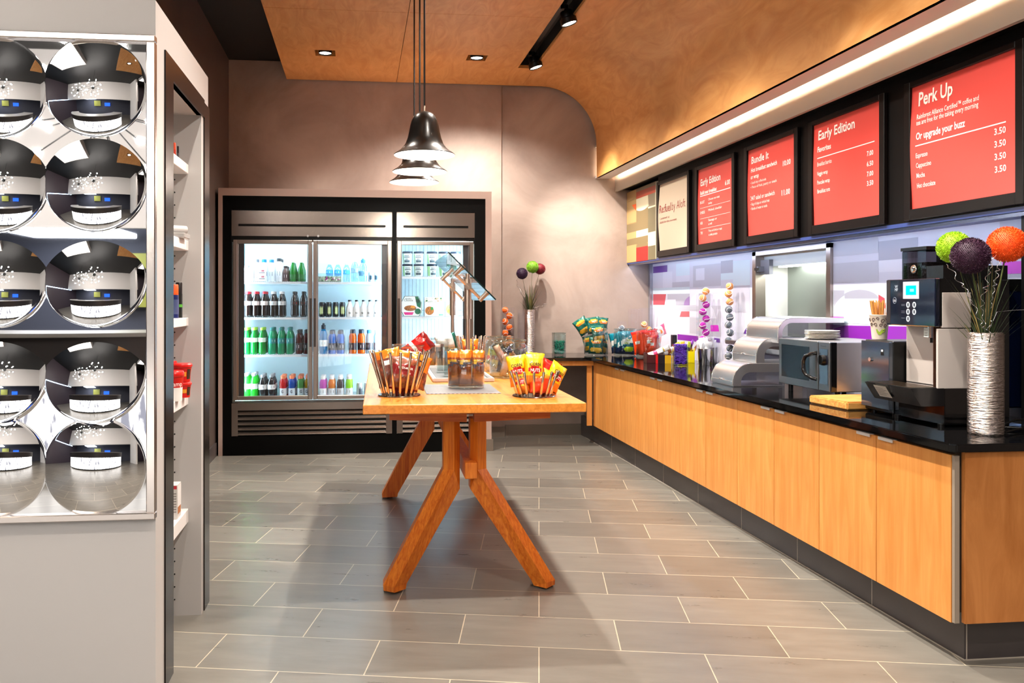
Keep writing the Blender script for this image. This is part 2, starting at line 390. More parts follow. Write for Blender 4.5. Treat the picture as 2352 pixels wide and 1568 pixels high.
pat('mg', za, [(890, 980), (1000, 980), (1015, 1072), (890, 1072)])
pat('wh', za, [(890, 700), (935, 760), (975, 885), (890, 885)])
pat('pu', za, [(1365, 1105)] + arc(1500, 1140, 135, 160, 168, 112, 6) + [(1455, 1108)])
for a in (('g2', 75, 550, 615, 765), ('gr', 620, 285, 1090, 515), ('wh', 620, 515, 1090, 630), ('g2', 75, 290, 615, 420), ('cy', 75, 870, 760, 1290), ('mg', 72, 1185, 203, 1247)):
    patr(a[0], zb, *a[1:])
pat('gr', zb, [(75, 870), (205, 870), (205, 920)] + arc(390, 1180, 330, 300, 118, 158, 8)[1:] + [(75, 1035)])
pat('gr', zb, [(210, 970)] + arc(390, 1000, 240, 137, 140, 25, 12) + [(615, 970)])
pat('rd', zb, [(615, 920), (690, 965), (700, 1100), (615, 1000)])
pat('pu2', zb, [(75, 1330), (210, 1292), (1300, 1310), (1300, 1500), (75, 1480)])
patr('g2', zc, 990, 35, 1275, 300); patr('pk', zc, 1020, 570, 1278, 715)
ob('wall_right_pattern', bm, [M('vinyl_' + k, pc[k], .35) for k in keys], norm=False)['kind'] = 'structure'
# pass-through window: steel frame, white reveal, closed steel panel behind
w = T('window_1', None, None, (3.06, 0, 0)); w['kind'] = 'structure'
bm = B()
for a in ((-.02, .06, 6.19, 6.245, .96, 1.775), (-.02, .06, 5.155, 5.205, .96, 1.775), (-.02, .06, 5.155, 6.245, 1.745, 1.775)): box(bm, *a)
ob('frame', bm, m_steel, w)
bm = B(); box(bm, .04, .50, 6.205, 6.23, .96, 1.78); box(bm, .04, .5, 5.17, 5.195, .96, 1.78); box(bm, .04, .5, 5.17, 6.23, 1.74, 1.765); ob('reveal', bm, M('reveal_white', (240, 240, 232), .5), w)
bm = B(); box(bm, .25, .27, 5.19, 6.21, .96, 1.70); ob('closed_panel', bm, M('green_grey_steel', (168, 176, 168), .35, .85, bump=.02, bs=3, aniso=(1, 1, 6)), w)
bm = B(); box(bm, .05, .25, 5.2, 6.2, 1.66, 1.745); ob('shutter_box', bm, M('shutter_white', (220, 226, 226), .4), w)
bm = B(); box(bm, .12, .16, 5.3, 6.1, 1.652, 1.66); ob('light_strip', bm, E('pass_light', (250, 252, 246), 34.), w)
bm = B(); box(bm, .02, .05, 6.05, 6.19, 1.60, 1.71); box(bm, -.03, .02, 6.13, 6.15, 1.62, 1.66); box(bm, -.04, -.03, 6.11, 6.17, 1.63, 1.65, 1); ob('latch', bm, [M('latch_grey', (130, 130, 140), .4), m_black], w)
bm = B(); box(bm, -.14, .05, 5.15, 6.46, 1.055, 1.085); ob('sill', bm, m_steel, w)
# corner post of the panel, left end
bm = B(); box(bm, 3.03, 3.06, 8.53, 8.58, .85, 1.78); S('trim_7', bm, M('aluminium_corner', (170, 172, 182), .35, .8))
# ---------- counter ----------
ZC = .855
bm = B()
prism(bm, [(2.232, 2.975), (2.25, 2.955), (3.06, 2.955), (3.06, 8.58), (1.26, 8.58), (1.26, 7.86), (2.207, 7.83)], .824, ZC)
bmesh.ops.bevel(bm, geom=[e for e in bm.edges], offset=.004, segments=2, affect='EDGES')
tag(ob('countertop', bm, m_stone), 'long polished black stone countertop turning the corner above the maple cabinets', 'countertop')
def Xd(y): return 2.262 + (y - 3) * -.002
ys = [3.0, 3.471, 3.932, 4.384, 4.832, 5.291, 5.734, 6.188, 6.618, 7.086, 7.498, 7.93]
zlo = lambda y: .162 + (y - 3) * .006
def door_bm(y0, y1):
    bm = B(); g = .003
    a, b = y0 + g, y1 - g
    vs = []
    for X in (0, .02):
        for y in (a, b):
            for z in (zlo(y), .806): vs.append(bm.verts.new((Xd(y) + X, y, z)))
    for q in ((0, 1, 3, 2), (4, 6, 7, 5), (0, 4, 5, 1), (2, 3, 7, 6), (0, 2, 6, 4), (1, 5, 7, 3)): face(bm, [vs[i] for i in q])
    return bm
cabl = ['at the near end of the counter', 'under the cutting board and microwave', 'under the stepped bread case', 'under the stainless cups and bead cube', 'under the red and teal bag jars']
m_cab = M('cabinet_box', (60, 44, 30), .7)
for k in range(6):
    y0, y1 = ys[2 * k], ys[min(2 * k + 2, 11)]
    lab = ('maple two-door base cabinet ' + cabl[k]) if k < 5 else 'narrow single-door maple base cabinet in the far corner below green chip jar'
    t = T('base_cabinet', lab, 'cabinet', (0, 0, 0), 0, 'maple base cabinets under the counter')
    t.location = (2.28, (y0 + y1) / 2, 0)
    off = Vector((-2.28, -(y0 + y1) / 2, 0))
    def loc(bm): bmesh.ops.translate(bm, verts=bm.verts, vec=off); return bm
    bm = B(); box(bm, 2.284, 2.85, y0 + .002, y1 - .002, .20, .815); ob('carcass', loc(bm), m_cab, t)
    for j in range(2 if k < 5 else 1):
        d = ob('door', loc(door_bm(ys[2 * k + j], ys[2 * k + j + 1])), m_maple, t)
        if k < 5:
            ym = ys[2 * k + 1]; yy = (ym - .13, ym - .03) if j == 0 else (ym + .03, ym + .13)
            bm = B(); box(bm, Xd(ym) - .012, Xd(ym) + .01, *yy, .806, .809); box(bm, Xd(ym) - .012, Xd(ym) - .009, *yy, .795, .807)
            ob('handle', loc(bm), M('pull_bright', (236, 230, 224), .45, .5), d)
    if k == 0:
        bm = B(); box(bm, 2.30, 3.06, 2.975, 2.995, .165, .82); tag(ob('end_panel', loc(bm), m_mapleend, t), 'darker flame-figured end panel')
        bm = B(); box(bm, 2.264, 2.284, 2.985, 2.999, .165, .806); ob('edge_strip', loc(bm), M('edge_grey', (150, 136, 122), .5), t)
bm = B(); box(bm, 1.27, 2.24, 7.885, 7.905, .775, .823); box(bm, 2.19, 2.24, 7.935, 7.955, .19, .823)
S('trim_11', bm, m_maple)
# tiled plinth
bm = B(); xt = lambda y: 2.342 - (y - 3.02) * .0078
prism(bm, [(xt(3.035), 3.035), (3.3, 3.035), (3.3, 3.06), (2.37, 3.06), (2.33, 8.45), (2.33, 8.565), (xt(8.45), 8.565)], 0, .205)
box(bm, 2.45, 3.0, 3.2, 3.21, 0, .2)
for y in (3.62, 4.27, 4.92, 5.57, 6.22, 6.87, 7.52): box(bm, xt(y) - .0008, xt(y) + .002, y - .002, y + .002, 0, .2, 1)
box(bm, xt(3.035) + .008, xt(3.035) + .012, 3.034, 3.036, 0, .2, 1)
prism(bm, [(xt(3.03) - .003, 3.03), (xt(3.03) + .002, 3.03), (xt(8.4) + .002, 8.4), (xt(8.4) - .003, 8.4)], 0, .004, mi=1)
box(bm, 2.342, 3.3, 3.030, 3.034, 0, .004, 1)
S('baseboard_right', bm, [m_based, m_grout])
# ---------- display column with open shelves on its right face ----------
t = T('display_column', 'white freestanding column with dome mirrors and a black-framed shelf niche', 'column', (-1.15, 3.5, 0))
def lc(bm, o=(-1.15, 3.5, 0)): bmesh.ops.translate(bm, verts=bm.verts, vec=-Vector(o)); return bm
XF = -.70
bm = B()
box(bm, -1.62, XF, 3.0, 3.14, 0, 2.438); box(bm, -1.62, XF, 3.845, 4.016, 0, 2.438); box(bm, -1.62, XF, 3.14, 3.845, 2.225, 2.438); box(bm, -1.62, -1.12, 3.14, 3.845, 0, 2.225)
ob('body', lc(bm), m_white, t)
bm = B()
box(bm, XF - .02, XF + .006, 3.128, 3.256, 0, 2.305); box(bm, XF - .02, XF + .006, 3.895, 4.016, 0, 2.293); box(bm, XF - .02, XF + .006, 3.256, 3.895, 2.225, 2.305)
ob('niche_frame', lc(bm), M('frame_dark_bronze', (40, 33, 30), .22, .6), t)
bm = B(); box(bm, XF - .03, XF - .001, 3.862, 3.895, 0, 2.235); box(bm, XF - .03, XF - .001, 3.24, 3.258, 0, 2.235); ob('gasket', lc(bm), m_black, t)
bm = B()
for z in [2.05 - .0565 * i for i in range(36)]:
    cyl(bm, (-.815, 3.8455, z), (-.815, 3.843, z), .0035, n=8)
ob('peg_holes', lc(bm), m_black, t)
shz = []
for i, (yt, yb) in enumerate(((378, 400), (553, 576), (729, 748), (905, 928), (1167, 1198))):
    z1, z0 = aY(446, yt, 3.84).z, aY(446, yb, 3.84).z; shz.append(z1)
    bm = rbox(-1.115, -.755, 3.262, 3.842, z0, z1, .002, 1); ob('shelf', lc(bm), m_shelfw, t)
# dome mirror panel
YM = 2.995
t = T('dome_mirror_panel', 'steel-framed mirror panel set with rows of convex dome mirrors', 'mirror', (-1.0, YM, 1.5))
def lm(bm): return lc(bm, (-1.0, YM, 1.5))
tr, br_ = aY(356, 80, 2.965), aY(353, 1193, 2.965); itr = aY(335, 95, 2.965); ibr = aY(334, 1178, 2.965)
xr, xi = tr.x, itr.x; zt, zi, zb0, zbi = tr.z, itr.z, br_.z, ibr.z; xl = -1.52; fw = xr - xi
bm = B()
box(bm, xl, xr, 2.965, YM, zi, zt); box(bm, xl, xr, 2.965, YM, zb0, zbi); box(bm, xi, xr, 2.965, YM, zbi, zi); box(bm, xl, xl + fw, 2.965, YM, zbi, zi)
bmesh.ops.bevel(bm, geom=[e for e in bm.edges], offset=.003, segments=1, affect='EDGES')
ob('frame', lm(bm), M('frame_steel', (206, 196, 190), .25, 1.), t)
bm = B(); box(bm, xl + .01, xi, 2.985, YM, zbi, zi); ob('mirror_sheet', lm(bm), m_mirror, t)
RD = 111 * (2.98) / F * .985; AL = math.radians(21); RS = RD / math.sin(AL)
def dome_bm():
    bm = B(); n = 20
    pr = [(RD + .0015, -.05), (RD + .0015, .004)] + [(RS * math.sin(AL * (1 - i / n)), RS * (math.cos(AL * (1 - i / n)) - math.cos(AL)) + .004) for i in range(n + 1)]
    lathe(bm, pr, 64, axis=(0, -1, 0)); return bm
dm = None
for i in range(5):
    for j in (0, 1):
        p = aY(220 - 229.5 * j, (201, 419, 637, 856, 1072)[i], 2.985)
        l = p - Vector((-1.0, YM, 1.5))
        if dm is None: d = dm = ob('dome', dome_bm(), m_mirror, t, l)
        else:
            d = dm.copy(); C.objects.link(d); d.location = l
        d.rotation_euler = (math.radians(-(0, 4, 8.4, 13.2, 0)[i]), 0, 0)
# goods on the niche shelves
def put(x, yb, Y): return aY(x, yb, Y)
def shelfpos(px, i, Y):
    q = aY(px, 690, Y); return Vector((q.x, Y, shz[i]))
m_red = M('tub_red', (206, 22, 20), .3, coat=.3); m_foilw = M('print_white', (236, 234, 230), .4)
def can(name, lab, cat, p, r, h, capc, bodyc, caph=.03, band=None, group=None):
    t = T(name, lab, cat, p, 0, group)
    bm = B(); lathe(bm, [(0, 0), (r, 0), (r, h - caph), (r * .9, h - caph)], 18); ob('body', bm, M(name + str(bodyc), bodyc, .3, coat=.3), t)
    bm = B(); lathe(bm, [(r * .93, h - caph), (r * .93, h - .004), (r * .8, h), (0, h)], 18); ob('cap', bm, M('cap' + str(capc), capc, .4), t)
    if band:
        bm = B(); lathe(bm, [(r + .0006, h * band[0]), (r + .0006, h * band[1])], 18); ob('label', bm, M('band' + str(band[2]), band[2], .4), t)
    return t
can('spray_can', 'blue aerosol can with orange cap on the third niche shelf', 'can', shelfpos(399, 2, 3.72), .021, .145, (236, 84, 20), (24, 36, 92), .045, (.12, .55, (70, 80, 120)))
can('spray_can', 'slim black can with green band behind the orange-capped can', 'can', shelfpos(411, 2, 3.79), .015, .155, (20, 20, 22), (26, 30, 28), .05, (.3, .38, (90, 170, 60)))
can('lip_balm_stick', 'small orange stick on the top niche shelf', 'toiletry', shelfpos(400, 0, 3.70), .008, .07, (230, 80, 40), (200, 60, 40), .03)
can('pen', 'thin dark stick on the top niche shelf', 'toiletry', shelfpos(409, 0, 3.78), .005, .07, (40, 36, 40), (90, 84, 90), .03)
t = T('folded_pouch', 'clear boxed travel item lying on the second niche shelf', 'packet', shelfpos(405, 1, 3.70))
ob('box', rbox(-.05, .045, -.05, .06, 0, .022, .003, 1), M('clearish', (200, 196, 194), .15, trans=.3), t)
bm = B(); cyl(bm, (-.03, .0, .022 + .018), (.03, .05, .022 + .018), .018, n=14); ob('roll', bm, m_white, t)
def tub(name, lab, p, r, h, group=None, txts=None, two=True):
    t = T(name, lab, 'cup', p, 0, group)
    bm = B(); lathe(bm, [(0, 0), (r * .82, 0), (r * .86, h * .45), (r * .97, h * .82)], 22, mi=[1, 1, 0] if two else [0, 0, 0]); ob('body', bm, [m_red, m_foilw], t)
    bm = B(); lathe(bm, [(r * 1.0, h * .8), (r * 1.04, h * .82), (r * 1.04, h * .93), (r * .9, h), (0, h)], 22); ob('lid', bm, m_red, t)
    if not two:
        bm = B()
        for a0, a1, z0, z1, mi in ((-10, 40, .30, .55, 0), (45, 75, .15, .70, 1), (-45, -15, .2, .6, 1), (5, 28, .36, .48, 2)):
            rz = lambda q: r * (.82 + .04 * q / .45 if q < .45 else .86 + .11 * (q - .45) / .37) + .0008
            for i in range(4):
                A0, A1 = math.radians(a0 + (a1 - a0) * i / 4), math.radians(a0 + (a1 - a0) * (i + 1) / 4)
                face(bm, [bm.verts.new((math.sin(a) * rz(q), -math.cos(a) * rz(q), q * h)) for a, q in ((A0, z0), (A1, z0), (A1, z1), (A0, z1))], mi)
        ob('print', bm, [M('np_gold', (226, 150, 40), .4), M('np_ink', (60, 40, 24), .5, var=.6, vs=90), M('np_cream', (240, 220, 180), .4)], t, norm=False)
    if txts:
        tm = txt([(txts, 0, h * .5, h * .22, 'CENTER')])
        for v in tm.verts:
            a = v.co.x / r + math.radians(25); v.co = Vector((math.sin(a) * (r * .93), -math.cos(a) * (r * .93) - .001, v.co.z))
        ob('lettering', tm, m_txtw, t, norm=False)
    return t
tub('soup_cup', 'red and white microwave soup cup at the front of the fourth shelf', shelfpos(399, 3, 3.60) , .041, .125, None, "Camp")
tub('noodle_cup', 'orange-red noodle cup, lower of the stacked pair on fourth shelf', shelfpos(420, 3, 3.73), .036, .066, 'noodle cups on the niche shelf', None, False)
tub('noodle_cup', 'orange-red noodle cup, upper of the stacked pair on fourth shelf', shelfpos(418, 3, 3.73) + Vector((0, 0, .068)), .042, .078, 'noodle cups on the niche shelf', None, False)
can('spice_jar', 'small jar with red lid behind the soup cup on fourth shelf', 'jar', shelfpos(397, 3, 3.76), .018, .155, (206, 22, 20), (220, 214, 208), .03)
t = T('cereal_box', 'white cereal box standing on the lowest niche shelf', 'box', shelfpos(404, 4, 3.68))
ob('carton', rbox(-.035, .012, -.03, .045, 0, .145, .001, 1), M('carton_grey', (206, 200, 196), .5), t)
bm = B(); quad(bm, [(.0126, -.028, .05), (.0126, .043, .05), (.0126, .043, .14), (.0126, -.028, .14)]); quad(bm, [(.0128, -.02, .02), (.0128, .035, .02), (.0128, .035, .05), (.0128, -.02, .05)], 1)
quad(bm, [(-.033, -.0306, .128), (.010, -.0306, .128), (.010, -.0306, .142), (-.033, -.0306, .142)], 2)
for i in range(8): quad(bm, [(-.030, -.0307, .03 + .011 * i), (.008, -.0307, .03 + .011 * i), (.008, -.0307, .034 + .011 * i), (-.030, -.0307, .034 + .011 * i)], 3)
ob('print', bm, [M('print_pale', (226, 222, 220), .5), M('print_brown', (180, 110, 60), .5), M('print_crimson', (190, 40, 50), .5), M('print_grey', (120, 112, 110), .5)], t, norm=False)
# ---------- cooler wall ----------
bm = B()
box(bm, -1.262, -1.225, 7.75, 8.55, 0, 2.415); box(bm, 1.170, 1.227, 7.75, 8.55, .11, 2.415); box(bm, -1.225, 1.17, 7.75, 8.55, 2.347, 2.415)
S('trim_8', bm, m_trim)
bm = B(); box(bm, 1.17, 1.24, 7.735, 8.55, 0, .11); S('trim_9', bm, m_base)
bm = B()
box(bm, -1.225, -1.145, 7.757, 8.5, 0, 2.347); box(bm, 1.068, 1.17, 7.757, 8.5, 0, 2.347); box(bm, -1.145, 1.068, 7.757, 8.5, 2.218, 2.347); box(bm, -1.145, 1.068, 7.757, 8.5, 0, .172); box(bm, .302, .342, 7.757, 8.5, .172, 2.218)
S('trim_10', bm, M('cooler_surround_black', (3, 3, 3), .4, spec=.12))
YD = 7.75
m_in = M('cooler_liner_white', (222, 238, 243), .4)
m_groove = M('liner_groove', (120, 136, 150), .5)
m_led = E('cooler_led', (216, 242, 255), 85.)
m_wire = M('white_wire', (240, 244, 248), .35)
def cooler(name, lab, x0, x1, cols, shelves, group=None):
    cx = (x0 + x1) / 2
    t = T(name, lab, 'refrigerator', (cx, YD, 0))
    def L_(bm): return lc(bm, (cx, YD, 0))
    bm = B(); zi0, zi1 = .49, 1.975
    box(bm, x0, x0 + .025, YD + .03, 8.49, zi0 - .3, 2.21); box(bm, x1 - .025, x1, YD + .03, 8.49, zi0 - .3, 2.21); box(bm, x0 + .025, x1 - .025, 8.46, 8.49, zi0 - .3, 2.21)
    box(bm, x0 + .025, x1 - .025, YD + .03, 8.46, zi1, zi1 + .03); box(bm, x0 + .025, x1 - .025, YD + .03, 8.46, zi0 - .03, zi0)
    ob('cabinet_liner', L_(bm), m_in, t)
    if len(cols) == 1:
        bm = B()
        for i in range(18): box(bm, x0 + .04 + i * .0375, x0 + .0425 + i * .0375, 8.456, 8.46, zi0, zi1)
        for z in (.72, 1.30): box(bm, x0 + .03, x1 - .03, 8.455, 8.46, z, z + .004)
        tag(ob('liner_grooves', L_(bm), m_groove, t), 'grooved back liner')
    # steel top panel with its long slot
    bm = B(); zt0, zt1, zs0, zs1 = 1.983, 2.212, 2.070, 2.092
    box(bm, x0, x1, YD - .01, YD + .03, zt0, zs0); box(bm, x0, x1, YD - .01, YD + .03, zs1, zt1); box(bm, x0, x0 + .06, YD - .01, YD + .03, zs0, zs1); box(bm, x1 - .06, x1, YD - .01, YD + .03, zs0, zs1)
    box(bm, x0 + .06, x1 - .06, YD + .01, YD + .03, zs0, zs1, 1); box(bm, x0 + .056, x0 + .06, YD - .012, YD - .01, zt0 + .07, zt1); box(bm, x1 - .06, x1 - .056, YD - .012, YD - .01, zt0 + .07, zt1)
    box(bm, x0, x1, YD + .021, YD + .045, 1.93, 1.984, 1)
    ob('top_panel', L_(bm), [m_steelh, m_black], t)
    # louvred bottom panel
    bm = B(); zl0, zl1 = .178, .474
    box(bm, x0, x0 + .055, YD - .01, YD + .02, zl0, zl1); box(bm, x1 - .055, x1, YD - .01, YD + .02, zl0, zl1); box(bm, x0, x1, YD - .012, YD + .02, zl1 - .065, zl1)
    box(bm, x0 + .055, x1 - .055, YD + .02, YD + .025, zl0, zl1, 1)
    for i in range(5):
        z = zl0 + .006 + i * .046
        prism(bm, [(YD - .012, z + .006), (YD - .008, z), (YD + .012, z + .022), (YD + .01, z + .03)], x0 + .055, x1 - .055, 'x')
    ob('louvre_panel', L_(bm), [m_steelh, m_black], t)
    for z in shelves:
        bm = B(); box(bm, x0 + .03, x1 - .03, 7.845, 7.855, z - .022, z - .006)
        n = int((x1 - x0) / .018)
        for i in range(n): 
            x = x0 + .035 + i * (x1 - x0 - .07) / (n - 1)
            box(bm, x - .0025, x + .0025, 7.845, 8.44, z - .005, z)
        for y in (7.85, 8.05, 8.25, 8.43): box(bm, x0 + .03, x1 - .03, y, y + .008, z - .012, z - .005)
        ob('shelf', L_(bm), m_wire, t)
    for i, (a, b) in enumerate(cols):
        d = T('door', None, None); d.parent = t; d.location = (0, 0, 0)
        bm = B(); fw = .036; za_, zb_ = .502, 1.948
        for q in ((a, a + fw, za_, zb_), (b - fw, b, za_, zb_), (a + fw, b - fw, za_, za_ + fw), (a + fw, b - fw, zb_ - fw, zb_)):
            box(bm, q[0], q[1], YD - .025, YD + .02, q[2], q[3])
        for q in ((a + fw, a + fw + .008, za_ + fw, zb_ - fw), (b - fw - .008, b - fw, za_ + fw, zb_ - fw)): box(bm, q[0], q[1], YD - .012, YD + .02, q[2], q[3])
        bmesh.ops.bevel(bm, geom=[e for e in bm.edges], offset=.0035, segments=1, affect='EDGES')
        ob('door_frame', L_(bm), m_steel, d)
        bm = B(); box(bm, a + fw, b - fw, YD - .004, YD + .002, za_ + fw, zb_ - fw); ob('glass_pane', L_(bm), m_pane, d)
        # the wide inner stile on one side hides the light strip
        hinge_l = (i == 0 and len(cols) == 2)
        sx = (a + fw + .004, a + fw + .055) if hinge_l else (b - fw - .055, b - fw - .004)
        bm = B(); box(bm, sx[0], sx[1], YD + .02, YD + .045, za_ + .03, zb_ - .03); ob('light_stile', L_(bm), M('stile_steel', (92, 88, 88), .35, .9), d)
        hx = (b - .024, b - .006) if hinge_l else (a + .006, a + .024)
        bm = B(); box(bm, hx[0], hx[1], YD - .030, YD - .0255, .98, 1.42); ob('handle', L_(bm), M('handle_grip', (88, 82, 80), .3, .9), d)
        # light strip on the side of the liner behind the stile
        lx = (sx[1] + .002, sx[1] + .008) if hinge_l else (sx[0] - .008, sx[0] - .002)
        bm = B(); sxm = (sx[0] + .006, sx[1] - .006); box(bm, sxm[0], sxm[1], YD + .05, YD + .058, .55, 1.92); ob('light_strip', L_(bm), m_led, t)
    bm = B(); box(bm, x0 + .06, x1 - .06, YD + .05, YD + .058, 1.918, 1.934); ob('light_strip', L_(bm), m_led, t)
    if len(cols) == 2:
        for px in (707, 731):
            bm = B(); q = aY(px, 542, YD - .012); cyl(bm, (q.x, YD - .018, q.z), (q.x, YD - .01, q.z), .010, n=12); ob('lock', L_(bm), m_chrome, t)
    return t
def zsh(y): return aY(700, y, 7.86).z
sh_l = [zsh(646.5), zsh(728), zsh(813.3)]
cooler('drinks_cooler', 'two-door steel drinks cooler with lit glass doors', -1.143, .300, ((-1.127, -.424), (-.416, .296)), sh_l)
sh_f = [zsh(633.5), zsh(727)]
cooler('freezer', 'narrow one-door steel freezer right of the drinks cooler', .343, 1.067, ((.347, 1.053),), sh_f)
zfl = .4905
# ---------- drinks ----------
PROF = {  # fractions of radius / height
 'soda': [(0, 0), (.78, 0), (.98, .04), (1, .10), (.95, .30), (.92, .36), (1, .48), (1, .60), (.86, .72), (.55, .84), (.42, .89), (.42, .93)],
 'bell': [(0, 0), (.85, 0), (1, .03), (1, .52), (.97, .56), (1, .60), (.92, .70), (.62, .82), (.42, .88), (.42, .92)],
 'sport': [(0, 0), (.9, 0), (1, .03), (.96, .10), (1, .16), (1, .48), (.90, .53), (.97, .60), (.94, .72), (.66, .84), (.58, .86), (.58, .90)],
 'glass': [(0, 0), (.92, 0), (1, .04), (1, .45), (.92, .56), (.6, .74), (.42, .84), (.40, .93)],
 'milk': [(0, 0), (.95, 0), (1, .03), (1, .55), (.9, .70), (.62, .82), (.55, .86), (.55, .90)],
 'tall': [(0, 0), (.9, 0), (1, .04), (.94, .12), (1, .2), (1, .5), (.9, .58), (1, .66), (.8, .76), (.5, .84), (.45, .88)],
 'canp': [(0, .01), (.80, 0), (1, .05), (1, .90), (.82, .97), (.84, 1.0), (.78, 1.0), (.76, .975), (0, .975)],
}
CAPZ = {'soda': (.90, 1.0, .50), 'bell': (.885, 1.0, .50), 'sport': (.86, 1.0, .68), 'glass': (.90, 1.0, .46), 'milk': (.87, 1.0, .66), 'tall': (.86, 1.0, .56)}
LABZ = {'soda': (.46, .62), 'bell': (.40, .60), 'sport': (.16, .46), 'glass': (.12, .34), 'milk': (.12, .56), 'tall': (.26, .48)}
m_bwhite = M('label_white', (242, 244, 246), .4)
DR = {  # kind: shape, radius, body colour, cap colour, label colour, mark colour, description
 'cola_red': ('soda', .0325, (24, 12, 10), (196, 34, 48), (246, 240, 240), (206, 30, 44), 'red-capped cola bottle', 'soda_bottle'),
 'cola_silver': ('soda', .0325, (20, 14, 14), (222, 224, 226), (214, 218, 222), (120, 124, 130), 'silver-label cola bottle', 'soda_bottle'),
 'cola_black': ('soda', .0325, (18, 12, 12), (18, 18, 20), (34, 20, 22), (200, 30, 40), 'black-capped cola bottle', 'soda_bottle'),
 'lime': ('soda', .034, (22, 150, 62), (150, 206, 60), (232, 248, 236), (30, 140, 70), 'yellow-green-capped soda bottle', 'soda_bottle'),
 'teal': ('bell', .035, (20, 170, 120), (10, 110, 106), (26, 130, 130), (210, 240, 240), 'teal-capped green soda bottle', 'soda_bottle'),
 'dark_red': ('sport', .031, (92, 18, 22), (24, 22, 24), (40, 24, 30), (240, 236, 236), 'dark red juice bottle', 'juice_bottle'),
 'green_clear': ('bell', .036, (50, 214, 60), (150, 156, 160), (236, 248, 240), (90, 200, 120), 'bright green soda bottle', 'soda_bottle'),
 'black_big': ('bell', .037, (18, 18, 24), (142, 146, 152), (240, 240, 242), (70, 70, 80), 'black soda bottle with white label', 'soda_bottle'),
 'sp_red': ('sport', .033, (222, 26, 30), (246, 140, 100), (226, 226, 230), (60, 56, 60), 'red sports drink bottle', 'sports_drink_bottle'),
 'sp_blue': ('sport', .033, (20, 96, 200), (246, 140, 100), (214, 222, 232), (60, 70, 90), 'blue sports drink bottle', 'sports_drink_bottle'),
 'sp_green': ('sport', .033, (110, 200, 110), (246, 140, 100), (214, 226, 230), (60, 70, 90), 'green sports drink bottle', 'sports_drink_bottle'),
 'sp_yellow': ('sport', .033, (214, 170, 20), (246, 140, 100), (222, 222, 226), (60, 60, 70), 'yellow sports drink bottle', 'sports_drink_bottle'),
 'yogurt': ('milk', .033, (236, 236, 238), (120, 122, 126), (244, 244, 246), (90, 90, 110), 'squat white dairy bottle', 'milk_bottle'),
 'milk_grey': ('milk', .032, (240, 242, 244), (90, 92, 96), (246, 246, 248), (180, 180, 190), 'white milk bottle with grey cap', 'milk_bottle'),
 'milk_blue': ('milk', .032, (238, 244, 248), (20, 110, 200), (232, 240, 248), (30, 60, 110), 'white milk bottle with blue cap', 'milk_bottle'),
 'milk_text': ('milk', .033, (236, 238, 240), (36, 38, 42), (224, 226, 230), (40, 44, 60), 'patterned milk bottle with black cap', 'milk_bottle'),
 'shake': ('milk', .027, (92, 66, 62), (52, 36, 36), (72, 52, 54), (232, 228, 228), 'small brown shake bottle', 'milk_bottle'),
 'green_glass': ('glass', .032, (10, 120, 34), (214, 226, 216), (10, 92, 30), (20, 110, 50), 'green glass water bottle', 'water_bottle'),
 'water': ('bell', .034, (222, 236, 244), (226, 240, 246), (64, 150, 220), (230, 242, 250), 'clear water bottle with blue label', 'water_bottle'),
 'water_big': ('bell', .037, (232, 244, 248), (236, 246, 250), (160, 200, 220), (70, 150, 190), 'large clear water bottle', 'water_bottle'),
 'water_blue': ('tall', .038, (228, 240, 246), (40, 130, 196), (120, 180, 214), (30, 110, 180), 'clear water bottle with blue sports cap', 'water_bottle'),
 'black_can': ('canp', .0265, (20, 20, 26), None, (20, 20, 26), (190, 206, 150), 'tall black drink can', 'drink_can'),
 'white_hb': ('glass', .033, (246, 246, 246), (40, 38, 40), (248, 248, 248), (40, 34, 36), 'white bottle with black print', 'juice_bottle'),
 'aqua_tall': ('tall', .037, (20, 150, 214), (20, 30, 44), (240, 248, 252), (40, 140, 160), 'tall aqua bottle with black sports cap', 'sports_drink_bottle'),
 'blue_sport': ('sport', .036, (14, 120, 226), (26, 44, 74), (20, 28, 54), (236, 240, 246), 'blue drink bottle with dark cap', 'sports_drink_bottle'),
 'orange_sport': ('sport', .036, (246, 122, 30), (40, 48, 60), (50, 30, 34), (246, 236, 230), 'orange drink bottle with dark cap', 'sports_drink_bottle'),
 'blue_cap_tea': ('sport', .034, (206, 226, 236), (60, 150, 214), (56, 52, 62), (236, 240, 246), 'blue-capped bottle with dark label', 'juice_bottle'),
 'pale_tea': ('sport', .034, (206, 232, 240), (236, 240, 244), (150, 140, 150), (236, 240, 246), 'pale bottle with white cap', 'juice_bottle'),
 'v_pink': ('sport', .034, (232, 96, 220), (246, 246, 246), (240, 240, 244), (96, 120, 130), 'pink vitamin drink bottle', 'juice_bottle'),
 'v_orange': ('sport', .034, (250, 150, 24), (246, 246, 246), (214, 216, 220), (70, 70, 80), 'orange vitamin drink bottle', 'juice_bottle'),
 'v_dark': ('sport', .034, (60, 34, 40), (240, 240, 242), (196, 198, 204), (70, 70, 80), 'dark vitamin drink bottle', 'juice_bottle'),
 'v_lime': ('sport', .034, (176, 240, 10), (246, 246, 246), (222, 226, 228), (80, 110, 60), 'lime vitamin drink bottle', 'juice_bottle'),
 'silver_can': ('canp', .029, (206, 210, 214), None, (206, 210, 214), (60, 62, 70), 'silver drink can', 'drink_can'),
 'tea_can': ('canp', .026, (196, 204, 206), None, (196, 204, 206), (40, 60, 74), 'slim grey-green drink can', 'drink_can'),
}
MARK = {'sp_red': 'G', 'sp_blue': 'G', 'sp_green': 'G', 'sp_yellow': 'G', 'white_hb': 'hb'}
PROTO = {}
